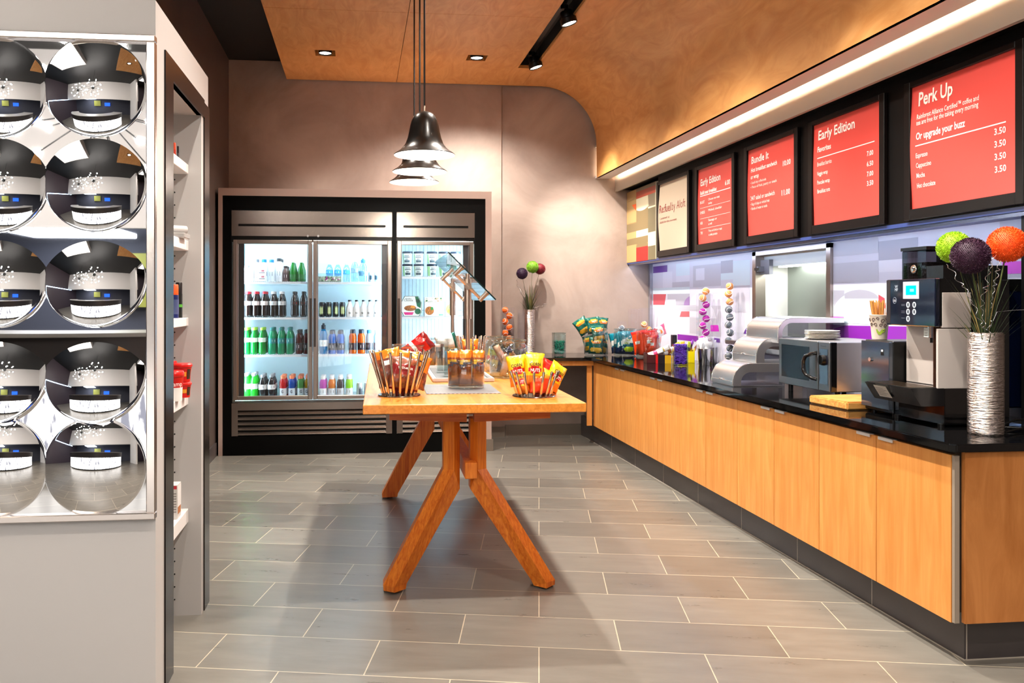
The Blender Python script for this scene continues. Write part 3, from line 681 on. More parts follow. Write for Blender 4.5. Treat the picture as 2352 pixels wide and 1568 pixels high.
def drink(kind, h):
    key = (kind, round(h, 3))
    if key in PROTO: return PROTO[key], False
    sh, r, bc, cc, lc_, mk, desc, nm = DR[kind]
    t = T(nm, desc, 'drink')
    pr = [(a * r, b * h) for a, b in PROF[sh]]
    bm = B(); lathe(bm, pr, 16)
    clear = kind.startswith('water')
    if clear: mt = glass('bottle_clear_' + kind, (206, 228, 240), 1., ior=1.5, boost=.06)
    elif sh == 'canp' or kind.startswith(('milk', 'yog', 'shake', 'white')): mt = M('drink_' + kind, bc, .3, coat=.4, metal=.4 if sh == 'canp' else 0)
    else: mt = liquid('drink_' + kind, bc, .2 if max(bc) < 60 else .5)
    ob('body', bm, mt, t)
    if cc:
        a, b, c = CAPZ[sh]; bm = B(); lathe(bm, [(r * c, h * a), (r * c, h * (b - .015)), (r * c * .85, h * b), (0, h * b)], 14)
        if sh == 'tall': lathe(bm, [(r * .3, h), (r * .3, h * 1.05), (0, h * 1.06)], 10)
        ob('cap', bm, M('cap' + str(cc), cc, .4), t)
    if sh == 'canp':
        bm = B(); a, b = h * .2, h * .75
        quadarc(bm, r + .0006, -60, 60, a, b)
        ob('label', bm, M('lab' + str(mk), mk, .4), t)
    else:
        a, b = LABZ[sh]; bm = B()
        P_ = PROF[sh]
        def rad(q):
            for (r0, z0), (r1, z1) in zip(P_, P_[1:]):
                if z0 <= q <= z1 and z1 > z0: return r0 + (r1 - r0) * (q - z0) / (z1 - z0)
            return P_[-1][0]
        zs_ = [a] + [z for _, z in P_ if a < z < b] + [b]; rr = max(rad(z) for z in zs_) * r + .0007
        lathe(bm, [(rad(z) * r + .0007, h * z) for z in zs_], 16)
        lb = ob('label', bm, M('lab' + str(lc_), lc_, .4), t)
        if kind in MARK:
            tm = txt([(MARK[kind], 0, h * (a + b) / 2 - h * .05, h * .17, 'CENTER', .8, .02)])
        else:
            tm = B(); z0 = h * (a + (b - a) * .3); z1 = h * (a + (b - a) * .72)
            bar(tm, -r * .5, r * .35, z0, z1)
        for v in tm.verts:
            an = v.co.x / rr; v.co = Vector((math.sin(an) * (rr + .0008), -math.cos(an) * (rr + .0008), v.co.z))
        ob('emblem', tm, M('mark' + str(mk), mk, .4), lb, norm=False)
    PROTO[key] = t
    return t, True
def quadarc(bm, r, a0, a1, z0, z1, n=8):
    p = []
    for i in range(n + 1):
        a = math.radians(a0 + (a1 - a0) * i / n) * .6
        p.append((bm.verts.new((math.sin(a) * r, -math.cos(a) * r, z0 + (z1 - z0) * .12 * math.sin(i * 1.9))), bm.verts.new((math.sin(a) * r, -math.cos(a) * r, z1 - (z1 - z0) * .3 * (i % 2)))))
    for i in range(n): face(bm, [p[i][0], p[i + 1][0], p[i + 1][1], p[i][1]], 0, True)
def place_row(entries, z, shelf, door, yrow=7.90, back=()):
    cnt = {}
    rows = [(entries, yrow, 'front')] + ([([e for e in entries if e[1] in back], yrow + .095, 'back')] if back else [])
    if back: rows.append(([e for e in entries if e[1] in back], yrow + .19, 'rear'))
    for ents, y, rn in rows:
        for i, (px, kind, h) in enumerate(ents):
            same = [e for e in ents if e[1] == kind]
            k = same.index((px, kind, h))
            x = aY(px, 690, yrow).x
            if rn != 'front': x += RN.uniform(-.001, .001)
            t, new = drink(kind, h)
            desc = DR[kind][6]
            od = (ORD[k] + ' from left') if len(same) > 1 else 'the only one'
            lab = f'{desc}, {od}, {rn} row, {shelf} shelf, {door} door'
            g = f'{desc}s on the {shelf} shelf' if len(same) > 1 else None
            rz = RN.uniform(-.5, .3) if kind in MARK else RN.uniform(-.6, .6)
            if new:
                t.location = (x, y, z + .0012); t.rotation_euler = (0, 0, rz); t['label'] = lab
                if g: t['group'] = g
            else:
                c = dup(t, (x, y, z + .0012), rz, lab)
                if g: c['group'] = g
                elif 'group' in c: del c['group']
K = .00406
place_row([(567, 'yogurt', .15), (590, 'milk_grey', .205), (607, 'milk_blue', .205), (624, 'milk_blue', .203), (641, 'milk_text', .215), (656, 'shake', .145), (673, 'green_glass', .198), (692, 'green_glass', .198)], sh_l[0], 'top', 'left', 7.93, ('green_glass', 'milk_text', 'shake'))
place_row([(568, 'cola_red', .236), (587, 'cola_red', .236), (607, 'cola_red', .236), (627, 'cola_silver', .236), (646, 'cola_silver', .236), (676, 'cola_black', .236), (697, 'cola_black', .236)], sh_l[1], 'second', 'left', 7.90, ('cola_red', 'cola_silver', 'cola_black'))
place_row([(566, 'lime', .245), (583, 'lime', .245), (602, 'lime', .245), (625, 'teal', .245), (645, 'teal', .245), (665, 'teal', .245), (687, 'dark_red', .222), (704, 'dark_red', .222)], sh_l[2], 'third', 'left', 7.90, ('lime', 'teal', 'dark_red'))
place_row([(566, 'green_clear', .24), (583, 'green_clear', .24), (603, 'black_big', .225), (623, 'black_big', .225), (650, 'sp_red', .215), (670, 'sp_blue', .215), (690, 'sp_green', .215), (707, 'sp_yellow', .215)], zfl, 'bottom', 'left', 7.90, ('green_clear', 'black_big', 'sp_red', 'sp_blue', 'sp_green', 'sp_yellow'))
place_row([(757, 'water', .19), (776, 'water', .19), (796, 'water', .19)], sh_l[0], 'top', 'right', 8.12)
place_row([(815, 'water_big', .21), (834, 'water_blue', .205), (852, 'tea_can', .09), (866, 'tea_can', .09)], sh_l[0], 'top', 'right', 7.90)
place_row([(739, 'black_can', .137), (754, 'black_can', .137), (770, 'black_can', .137), (786, 'black_can', .137), (803, 'white_hb', .158), (819, 'white_hb', .158), (835, 'white_hb', .158), (850, 'white_hb', .158), (866, 'white_hb', .158)], sh_l[1], 'second', 'right', 7.89, ('black_can', 'white_hb'))
place_row([(743, 'aqua_tall', .268), (763, 'blue_sport', .215), (782, 'blue_sport', .215), (810, 'orange_sport', .22), (830, 'orange_sport', .22), (848, 'blue_cap_tea', .22), (866, 'pale_tea', .22)], sh_l[2], 'third', 'right', 7.90, ('blue_sport', 'orange_sport'))
place_row([(742, 'v_pink', .205), (762, 'v_orange', .205), (782, 'v_dark', .205), (802, 'v_lime', .205), (826, 'silver_can', .14), (843, 'silver_can', .14), (860, 'silver_can', .14)], zfl, 'bottom', 'right', 7.90, ('v_dark', 'v_orange', 'v_pink', 'v_lime'))
# cartons of dairy drinks and the salad box on the top shelf
for i, (px, w) in enumerate(((571, .10), (598, .10))):
    x = aY(px, 690, 7.885).x
    t = T('dairy_carton', 'white dairy multipack carton, %s, top shelf, left door' % ('left of two' if i == 0 else 'right of two with red print'), 'carton', (x, 7.872, sh_l[0] + .0012), 0, 'white dairy cartons on the top shelf')
    ob('carton', rbox(-w / 2, w / 2, -.018, .014, 0, .125, .002, 1), m_bwhite, t)
    bm = B()
    for zz in (.02, .075):
        bar(bm, -w * .1, w * .42, zz, zz + .008, -.0186); bar(bm, w * .12, w * .38, zz + .014, zz + .03, -.0186, 1); bar(bm, -w * .45, -w * .2, zz + .016, zz + .02, -.0186, 2)
    ob('print', bm, [M('p_grey', (130, 124, 130), .5), M('p_rose', (190, 110, 120), .5) if i else M('p_pale', (220, 216, 220), .5), M('p_dark', (90, 90, 100), .5)], t, norm=False)
p = aY(756, 690, 7.92)
t = T('salad_box', 'clear plastic salad box on the top shelf, right door', 'food box', (p.x, 7.94, sh_l[0] + .001))
ob('base', rbox(-.125, .115, -.06, .06, 0, .05, .006, 1), M('salad_green', (150, 160, 140), .6, var=.6, vs=60), t)
ob('lid', rbox(-.127, .117, -.062, .062, .05, .075, .008, 1), glass('lid_clear', (236, 240, 242), .7), t)
bm = B(); bm2 = []
for i in range(26): ball(bm, (RN.uniform(-.11, .1), -.058 + RN.uniform(0, .01), RN.uniform(.012, .045)), RN.uniform(.006, .013), 8, 6, RN.choice((0, 1, 2)))
tag(ob('salad', bm, [M('s_onion', (140, 50, 110), .4), M('s_leaf', (70, 90, 60), .5), M('s_white', (226, 220, 214), .5)], t), kind='stuff')
# ---------- freezer goods ----------
m_tubw = M('tub_white', (226, 238, 234), .4); m_tubg = M('tub_green', (150, 190, 130), .4); m_tubl = M('tub_lid_navy', (22, 32, 48), .4); m_tubp = M('tub_print', (60, 76, 84), .5, var=.6, vs=60)
tubs = None
for i, px in enumerate((936, 962, 992, 1019, 1046)):
    for lv in (0, 1):
        p = aY(px, 690, 7.93); z = sh_f[0] + .0012 + lv * .118
        lab = f'white ice cream tub with navy lid, {ORD[i]} from left, {"upper" if lv else "lower"} of its stack'
        if tubs is None:
            t = tubs = T('ice_cream_tub', lab, 'tub', (p.x, 7.93, z), 0, 'ice cream tubs in the freezer')
            bm = B(); lathe(bm, [(0, 0), (.037, 0), (.0465, .10)], 24); ob('body', bm, m_tubw, t)
            bm = B(); lathe(bm, [(.0475, .096), (.049, .098), (.049, .112), (.045, .116), (0, .116)], 24); ob('lid', bm, m_tubl, t)
            bm = B()
            for a0, a1, z0, z1, mi in ((-95, -45, .004, .092, 1), (-35, 40, .012, .034, 0), (-38, 38, .058, .066, 0), (-30, 30, .074, .080, 0), (-20, 22, .04, .046, 0)):
                n = 8
                for q in range(n):
                    A, Bb = math.radians(a0 + (a1 - a0) * q / n), math.radians(a0 + (a1 - a0) * (q + 1) / n)
                    R_ = lambda zz: .0374 + .0095 * zz / .1 + .0006
                    face(bm, [bm.verts.new((math.sin(a) * R_(zz), -math.cos(a) * R_(zz), zz)) for a, zz in ((A, z0), (Bb, z0), (Bb, z1), (A, z1))], mi)
            ob('print', bm, [m_tubp, m_tubg], t, norm=False)
        else: dup(tubs, (p.x, 7.93, z), RN.uniform(-.3, .3), lab)
# frozen meal boxes
x0, x1 = aY(922, 690, 7.9).x, aY(969, 690, 7.9).x; w, hh = x1 - x0, .190
t = T('frozen_meal_box', 'octagonal green and white frozen meal box on the freezer middle shelf', 'food box', ((x0 + x1) / 2, 7.9, sh_f[1] + .001), 0, 'frozen meal boxes')
def octo(s): return [(-w / 2 * s, hh * .24 + (1 - s) * .0), (-w * .38 * s, hh * (1 - s) / 2 * .5 + .0), (w * .36 * s, 0), (w / 2 * s, hh * .22), (w / 2 * s, hh * .68), (w * .32 * s, hh), (-w * .34 * s, hh), (-w / 2 * s, hh * .72)]
bm = B(); prism(bm, octo(1), 0, .035, 'y'); ob('carton', bm, M('carton_dkgreen', (16, 70, 54), .35), t)
bm = B()
def poly(pts, y, mi): face(bm, [bm.verts.new((a, y, b)) for a, b in pts], mi)
c0 = (0, hh * .5); ins = [((a - 0) * .965, c0[1] + (b - c0[1]) * .965) for a, b in octo(1)]
poly(ins, -.0006, 0)
poly([(w * .16, hh * .975), (w * .30, hh * .975), (w * .47, hh * .67), (w * .44, hh * .4), (w * .26, hh * .5)], -.001, 1)
poly([(-w * .40, hh * .20), (w * .1, hh * .20), (w * .04, hh * .07), (-w * .33, hh * .07)], -.001, 2)
def disc(cx, cz, rx, rz, y, mi, n=20): poly([(cx + rx * math.cos(2 * PI * k / n), cz + rz * math.sin(2 * PI * k / n)) for k in range(n)], y, mi)
disc(-w * .07, hh * .37, w * .34, hh * .17, -.0012, 0); disc(-w * .07, hh * .40, w * .30, hh * .14, -.0014, 3); disc(w * .06, hh * .46, w * .12, hh * .07, -.0016, 4); disc(w * .30, hh * .24, w * .15, hh * .145, -.0016, 1); disc(w * .30, hh * .76, w * .10, hh * .10, -.0016, 5)
ob('print', bm, [M('pr_white', (240, 244, 244), .4), M('pr_green', (26, 104, 76), .4), M('pr_pink', (214, 50, 130), .4), M('pr_food', (150, 92, 50), .5, var=.7, vs=90), M('pr_food2', (226, 150, 50), .5, var=.5, vs=120), M('pr_seal', (12, 60, 46), .4)], t, norm=False)
ob('lettering', txt([('Healthy', -w * .16, hh * .84, .019, 'CENTER'), ('Choice', -w * .16, hh * .74, .030, 'CENTER')]), M('pr_slate', (60, 84, 84), .5), t, (0, -.0022, 0), norm=False)
x0, x1 = aY(974, 690, 7.93).x, aY(1020, 690, 7.93).x; w = x1 - x0
t = T('frozen_meal_box', 'white frozen pasta box with a plate photo, in front of the taller box', 'food box', ((x0 + x1) / 2, 7.90, sh_f[1] + .001), 0, 'frozen meal boxes')
ob('carton', rbox(-w / 2, w / 2, 0, .03, 0, .128, .001, 1), M('carton_white', (232, 240, 240), .4), t)
bm = B(); disc(-w * .24, .052, w * .22, .04, -.0008, 3); disc(-w * .12, .072, w * .07, .016, -.001, 4); poly([(w * .22, .006), (w * .44, .006), (w * .44, .02), (w * .22, .02)], -.0008, 5); poly([(-w * .5, 0), (-w * .485, 0), (-w * .485, .128), (-w * .5, .128)], -.0008, 6)
for k in range(4): poly([(w * .12, .05 + k * .013), (w * .42, .05 + k * .013), (w * .42, .052 + k * .013), (w * .12, .052 + k * .013)], -.0008, 7)
ob('print', bm, [MATS['pr_white']] * 3 + [M('pr_pasta', (176, 108, 52), .5, var=.7, vs=80), M('pr_leaf', (50, 140, 70), .5), M('pr_mint', (120, 210, 150), .5), M('pr_navy', (40, 50, 60), .5), M('pr_line', (190, 206, 210), .5)], t, norm=False)
ob('lettering', txt([('Cuisine', w * .26, .108, .020, 'CENTER')]), M('pr_rose', (170, 140, 140), .5), t, (0, -.001, 0), norm=False)
t = T('frozen_meal_box', 'taller frozen box with a white flower-like food photo, behind the pasta box', 'food box', ((x0 + x1) / 2 + .005, 7.945, sh_f[1] + .001), 0, 'frozen meal boxes')
ob('carton', rbox(-w / 2, w / 2, 0, .03, 0, .178, .001, 1), M('pr_speckle', (206, 200, 190), .5, var=.45, vs=40), t)
bm = B()
for k in range(12): disc(RN.uniform(-w * .4, w * .4), RN.uniform(.135, .17), .011, .008, -.0008 - .0001 * k, k % 3, 8)
ob('print', bm, [M('pr_cream', (240, 236, 226), .5), M('pr_herb', (70, 110, 70), .5), M('pr_peach', (214, 160, 130), .5)], t, norm=False)
x0, x1 = aY(1023, 690, 7.9).x, aY(1052, 690, 7.9).x; w = x1 - x0
t = T('frozen_meal_box', 'frozen box with a salad photo, partly hidden by the far sneeze guard post', 'food box', ((x0 + x1) / 2, 7.9, sh_f[1] + .001), 0, 'frozen meal boxes')
ob('carton', rbox(-w / 2, w / 2, 0, .03, 0, .14, .001, 1), MATS['carton_white'], t)
bm = B(); disc(-w * .1, .065, w * .36, .05, -.0008, 0); disc(-w * .05, .08, w * .15, .02, -.001, 1); disc(-w * .2, .05, w * .12, .015, -.001, 2)
ob('print', bm, [M('pr_salad', (170, 190, 90), .5, var=.6, vs=90), MATS['pr_leaf'], M('pr_orange', (226, 130, 50), .5)], t, norm=False)
# ---------- pendants ----------
m_bell = M('pendant_black', (26, 21, 18), .28, .3, coat=.3)
m_bellin = M('pendant_white', (250, 246, 238), .5)
m_bulb = E('pendant_glow', (255, 240, 218), 9.)
first = None
for i, (x, y, z, lab) in enumerate(((.383, 4.951, 2.257, 'nearest and lowest-hanging of the three'), (.398, 5.548, 2.25, 'middle of the three'), (.3986, 6.115, 2.259, 'furthest of the three'))):
    label = f'black bell-shaped pendant lamp with glowing white inside, {lab}'
    if first: dup(first, (x, y, z), None, label); continue
    t = first = T('pendant_lamp', label, 'lamp', (x, y, z), 0, 'bell pendant lamps over the table')
    pr = [(.1795, 0), (.181, .004), (.168, .014), (.148, .026), (.128, .045), (.112, .068), (.1, .1), (.092, .135), (.084, .175), (.076, .205), (.064, .23), (.047, .247), (.022, .258), (0, .261)]
    bm = B(); lathe(bm, pr, 48); ob('shade', bm, m_bell, t)
    bm = B(); lathe(bm, [(.179, 0), (.1645, .011), (.145, .022), (.124, .041), (.108, .064), (.096, .098), (.086, .14), (0, .15)], 48); ob('shade_lining', bm, m_bellin, t)
    bm = B(); lathe(bm, [(.118, .040), (.117, .043), (0, .044)], 40); ob('bulb', bm, m_bulb, t)
    bm = B(); lathe(bm, [(.006, .258), (.006, .292), (.004, .296)], 12); ob('ferrule', bm, m_satin, t)
    bm = B(); cyl(bm, (0, 0, .29), (0, 0, 3.612 - z), .0055, n=8); ob('cord', bm, m_black, t)
# ---------- recessed lights and track ----------
m_lens = E('downlight_lens', (255, 244, 226), 22.)
first = None
for i, (x, y) in enumerate(wells):
    lab = 'recessed downlight in a square wooden well, ' + ('left one above the cooler', 'right one above the freezer')[i] if i < 2 else 'recessed downlight, %s of a pair over %s' % ('left' if i % 2 == 0 else 'right', ('the table end', 'the table front', 'the floor before the table')[i // 2 - 1])
    if first: dup(first, (x, y, 3.61), None, lab); continue
    t = first = T('recessed_downlight', lab, 'light', (x, y, 3.61), 0, 'recessed downlights')
    bm = B()
    for a in ((-.095, -.09, -.095, .095), (.09, .095, -.095, .095), (-.09, .09, -.095, -.09), (-.09, .09, .09, .095)): box(bm, a[0], a[1], a[2], a[3], .03, .16)
    box(bm, -.095, .095, -.095, .095, .155, .16); ob('well', bm, m_ply, t)
    bm = B(); lathe(bm, [(.054, .0), (.058, -.006), (.060, .0), (.060, .155)], 28); ob('lamp_can', bm, m_black, t)
    bm = B(); lathe(bm, [(.053, .004), (0, .003)], 28); ob('lens', bm, m_lens, t)
t = T('track_rail', 'black light track recessed in a long slot of the wood canopy', 'light track', (1.58, 4, 3.70))
bm = B(); box(bm, -.02, .02, -3.8, 3.84, 0, .05); ob('rail', bm, m_black, t)
first = None
m_lens2 = E('track_lens', (255, 240, 222), 30.)
tys = (7.656, 6.416, 5.18, 3.94, 2.70, 1.46)
for i, y in enumerate(tys):
    lab = 'black cylindrical track spotlight, ' + (ORD[i] + ' from the back wall')
    if first: dup(first, (1.60, y, 3.70), None, lab); continue
    t = first = T('track_spotlight', lab, 'light', (1.60, y, 3.70), 0, 'track spotlights')
    bm = B(); cyl(bm, (-.01, 0, 0), (-.01, 0, -.03), .03, n=14); box(bm, -.012, .012, -.01, .01, -.05, 0); ob('adaptor', bm, m_black, t)
    d = Vector((.30, -.02, -1)).normalized(); c = Vector((0, 0, -.045))
    bm = B(); lathe(bm, [(0, 0), (.045, 0), (.05, .008), (.05, .05), (.064, .06), (.066, .10), (.060, .105), (.054, .098)], 26, c, axis=d); ob('lamp_head', bm, m_black, t)
    bm = B(); lathe(bm, [(.056, .097), (0, .096)], 26, c, axis=d); ob('lens', bm, m_lens2, t)
# ---------- table ----------
ZT = .935
TR = -.024
TC = Vector((.552, 5.015, 0))
t = T('serving_table', 'long oak serving table on splayed angular legs in the middle of the floor', 'table', TC, TR)
TM = Matrix.Translation(TC) @ Matrix.Rotation(TR, 4, 'Z'); TI = TM.inverted()
ob('tabletop', rbox(-.506, .506, -1.272, 1.255, ZT - .042, ZT, .004, 2), m_oak, t)
bm = B()
for s in (1, -1):
    y0 = -1.02 * s
    for sx in (-1, 1):
        a = [(sx * .385, .893), (sx * .385, .836), (sx * .20, .829), (sx * .018, .822), (sx * .018, .893)]
        prism(bm, a, y0 - .03, y0 + .03, 'y')
box(bm, -.0175, .0175, -.985, .985, .85, .893)
ob('crossbar', bm, m_oakbar, t)
def legs():
    out = []
    L = {'o': [(1018, 962), (1018, 1077), (880, 1343), (881, 1356)], 'r': [(1043, 962), (1043, 1079), (906, 1349), (906, 1361)], 'i': [(1056, 962), (1056, 1122), (934, 1340), (932, 1352)]}
    Rr = {'o': [(1117, 962), (1117, 1075), (1275, 1331), (1274, 1342)], 'r': [(1097, 962), (1097, 1079), (1255, 1339), (1255, 1351)], 'i': [(1080, 962), (1080, 1122), (1221, 1333), (1226, 1344)]}
    for D in (L, Rr):
        for s in (1, -1):
            bm = B(); cols = {}
            for k, Y in (('o', 4.035), ('r', 3.985), ('i', 4.035)):
                v = []
                for j, (x, y) in enumerate(D[k]):
                    p = TI @ aY(x, y, Y); p.y *= s
                    if j == 0: p.z = .83
                    v.append(p)
                cols[k] = v
            bk = {k: [p + Vector((0, .075 * s, 0)) for p in cols[k]] for k in ('o', 'i')}
            ring = lambda j: [bm.verts.new(q) for q in (cols['o'][j], cols['r'][j], cols['i'][j], bk['i'][j], bk['o'][j])]
            rs = [ring(j) for j in range(4)]
            for a, b in zip(rs, rs[1:]):
                for k in range(5): face(bm, [a[k], a[(k + 1) % 5], b[(k + 1) % 5], b[k]])
            face(bm, rs[0]); face(bm, rs[3][::-1])
            # dark joint line of the splice low on the leg
            lg = ob('leg', bm, m_oakleg, t)
            q = (cols['o'][3] + cols['i'][3]) / 2
            bm = B(); cyl(bm, (q.x, q.y + .02 * s, .0), (q.x, q.y + .02 * s, cols['r'][3].z + .006), .021, n=16); ob('foot_pad', bm, m_black, lg)
legs()
bm = rbox(-.029, .029, -1.075, 1.075, .556, .634, .003, 1); ob('stretcher', bm, m_oakleg, t)
# ---------- woven mats, tray ----------
def tl(p): return TM @ Vector(p)
def weave():
    m, nt, out = newmat('woven_grey'); L = nt.links; N = nt.nodes.new
    tc = N('ShaderNodeTexCoord'); ck = N('ShaderNodeTexChecker'); ck.inputs['Scale'].default_value = 95
    ck.inputs[1].default_value = (*lin((138, 134, 134)), 1); ck.inputs[2].default_value = (*lin((58, 56, 60)), 1)
    p = N('ShaderNodeBsdfPrincipled'); p.inputs['Roughness'].default_value = .5
    L.new(tc.outputs['Object'], ck.inputs[0]); L.new(ck.outputs[0], p.inputs[0]); L.new(p.outputs[0], out.inputs[0]); return m
m_weave = weave()
q = tl((-.01, -.64, ZT))
o = ob('placemat', rbox(-.19, .185, -.225, .235, 0, .003, .001, 1), m_weave, None, q, (0, 0, TR)); tag(o, 'grey woven placemat at the near end under the jerky jar', 'placemat', 'woven placemats')
p0, p1, p2 = aZ(980, 880, ZT), aZ(1172, 880, ZT), aZ(985, 845, ZT)
tc_ = Vector(((p0.x + p1.x) / 2 - .005, (p0.y + p2.y) / 2, ZT))
t = T('serving_tray', 'shallow white tray in the middle of the table under the glass vases', 'tray', tc_, TR)
hw, hd = .165, (p2.y - p0.y) / 2 - .06
bm = B(); box(bm, -hw, hw, -hd, hd, 0, .006); ob('base', bm, m_white, t)
bm = B()
for a in ((-hw, hw, -hd - .01, -hd + .012), (-hw, hw, hd - .012, hd + .01), (-hw - .012, -hw + .01, -hd - .01, hd + .01), (hw - .01, hw + .012, -hd - .01, hd + .01)): box(bm, a[0], a[1], a[2], a[3], .0, .022)
bmesh.ops.bevel(bm, geom=list(bm.edges), offset=.004, segments=2, affect='EDGES'); ob('rim', bm, m_white, t)
o = ob('placemat', rbox(-hw + .02, hw - .02, -hd + .03, hd - .03, .0064, .009, .001, 1), m_weave, None, tc_, (0, 0, TR)); tag(o, 'grey woven placemat lying inside the white tray', 'placemat', 'woven placemats')
# ---------- bags ----------
def bag_bm(w, h, d, regions=None, seed=0, nx=14, nz=16, crimp=.07, base=0):
    """pillow bag standing on its lower seam, faces -y; regions(u, v, side) -> material index"""
    R = random.Random(seed); bm = B(); off = Vector((R.uniform(0, 50), R.uniform(0, 50), R.uniform(0, 50)))
    def P(u, v, s):
        a, b = 2 * u - 1, 2 * v - 1
        cv = max(0, 1 - (abs(b) / (1 - crimp)) ** 2.6) if abs(b) < 1 - crimp else 0
        th = d / 2 * (max(0, 1 - abs(a) ** 2.4) ** .6) * cv ** .55
        wx = w / 2 * (1 - .07 * math.sin(PI * v)) * a
        n = noise.noise(Vector((a * 2.4, b * 2.4, s * 3)) + off) * .13 * d + noise.noise(Vector((a * 6, b * 6, s * 5)) + off) * .07 * d
        z = h * v + noise.noise(Vector((a * 2, b, 7)) + off) * .03 * h * (1 if v > .9 else .2)
        yy = s * th + (n if cv > 0 else noise.noise(Vector((a * 5, b, 1)) + off) * .10 * d)
        return Vector((wx, yy, z))
    edge = {}
    def V(i, j, s):
        k = (i, j) if i in (0, nx) or j in (0, nz) else (i, j, s)
        if k not in edge: edge[k] = bm.verts.new(P(i / nx, j / nz, s if len(k) == 3 else -1 if abs(2 * i / nx - 1) < 1 else 0))
        return edge[k]
    for s in (-1, 1):
        for i in range(nx):
            for j in range(nz):
                u, v = (i + .5) / nx, (j + .5) / nz
                mi = regions(u, v, s) if regions else 0
                q = [V(i, j, s), V(i + 1, j, s), V(i + 1, j + 1, s), V(i, j + 1, s)]
                face(bm, q if s < 0 else q[::-1], mi, True)
    return bm
def ell(u, v, cx, cy, rx, ry): return ((u - cx) / rx) ** 2 + ((v - cy) / ry) ** 2 < 1
def foil(name, c, rough=.28): return M(name, c, rough, .25, coat=.3, bump=.12, bs=26)
BAGP = {}
def bag(name, lab, style, loc, rot, w, h, d, mats, regions, letters=(), group=None, seed=0, cat='snack bag'):
    o = ob(name, bag_bm(w, h, d, regions, seed), mats, None, loc, rot, sharp=9)
    tag(o, lab, cat, group)
    for s, x, z, size, m, xs in letters:
        tm = txt([(s, x * w, z * h, size * h, 'CENTER', xs, .02)])
        for v in tm.verts:
            a, b = 2 * v.co.x / w, 2 * v.co.z / h - 1
            th = d / 2 * (max(0, 1 - abs(a) ** 2.4) ** .6) * max(0, 1 - (abs(b) / .93) ** 2.6) ** .55
            v.co.y = -th - .11 * d
        ob('lettering', tm, m, o, norm=False)
    return o
g_green = foil('foil_green', (14, 96, 84)); g_yel = foil('foil_yellow', (240, 196, 60)); g_chip = foil('foil_chip', (236, 176, 50)); g_red = foil('foil_red', (206, 30, 24)); g_dkred = foil('foil_dark_red', (128, 16, 18)); g_org = foil('foil_orange', (240, 130, 30)); g_wht = foil('foil_white', (240, 236, 232)); g_teal = foil('foil_teal', (12, 120, 140)); g_navy = foil('foil_navy', (16, 40, 84)); g_brown = foil('foil_brown', (150, 80, 40)); g_pink = foil('foil_pink', (214, 60, 110)); g_lime = foil('foil_lime', (196, 216, 30)); g_clear = M('bag_window', (118, 54, 26), .3, coat=.5, var=.8, vs=45); g_dk = foil('foil_black', (30, 26, 28)); g_purple = foil('foil_purple', (150, 60, 190)); g_slate = foil('foil_slate', (70, 84, 110)); g_ored = foil('foil_orange_red', (236, 64, 22))
def rg_green(u, v, s):
    if s < 0:
        if ell(u, v, .5, .74, .36, .13): return 1 if v > .72 else 3
        if ell(u, v, .5, .25, .42, .15) or ell(u, v, .62, .2, .3, .12): return 2
    return 0
def rg_win(u, v, s): return 0 if v > .72 else (2 if .30 < v < .52 else 1) if s < 0 else 0
def rg_jerky(u, v, s): return 0 if v > .80 or v < .06 else (2 if v > .68 + .12 * (u - .5) and v < .75 and .1 < u < .9 else (3 if .58 + .16 * (u - .5) < v < .68 + .12 * (u - .5) else 1))
def rg_corn(u, v, s): return 3 if ell(u, v, .5, .5, .36, .12) else (1 if v < .32 else (2 if v > .9 else 0))
def rg_flat(k): return lambda u, v, s: k
def rg_teal(u, v, s): return 1 if abs(v - .58 - .3 * (u - .5)) < .12 and .1 < u < .9 and s < 0 else (2 if ell(u, v, .7, .26, .25, .14) else (3 if v < .3 else 0))
def rg_redb(u, v, s): return 1 if v > .90 else (2 if .44 < v < .54 and .2 < u < .8 and s < 0 else 0)
# ---------- glass jars, baskets ----------
m_jar = glass('jar_glass', (240, 246, 246), 1., ior=1.5, boost=.05)
def jar(name, lab, loc, r, h, style='mouth', group=None, n=40):
    t = T(name, lab, 'jar', loc, 0, group)
    if style == 'mouth': pr = [(0, .001), (r * .94, .001), (r, .012), (r, h * .74), (r * .97, h * .82), (r * .84, h * .89), (r * .82, h * .93), (r * .88, h * .955), (r * .88, h * .99), (r * .86, h)]
    elif style == 'wide': pr = [(0, .001), (r * .94, .001), (r, .012), (r, h * .80), (r * .98, h * .86), (r * .90, h * .91), (r * .90, h * .94), (r * .96, h * .955), (r * .96, h * .99), (r * .94, h)]
    else: pr = [(0, .001), (r * .97, .001), (r, .004), (r, h)]
    th = .004
    inner = [(max(0, a - th), max(b, .008) if i < 3 else b) for i, (a, b) in enumerate(pr)]
    bm = B(); lathe(bm, pr + inner[::-1], n); ob('glass_body', bm, m_jar, t, norm=False)
    if style != 'plain':
        bm = B(); k = .955
        tube(bm, [((pr[-2][0] - .001) * math.cos(2 * PI * i / 32), (pr[-2][0] - .001) * math.sin(2 * PI * i / 32), h * .985) for i in range(32)], .0045, 8, closed=True); ob('rim', bm, m_jar, t)
    return t
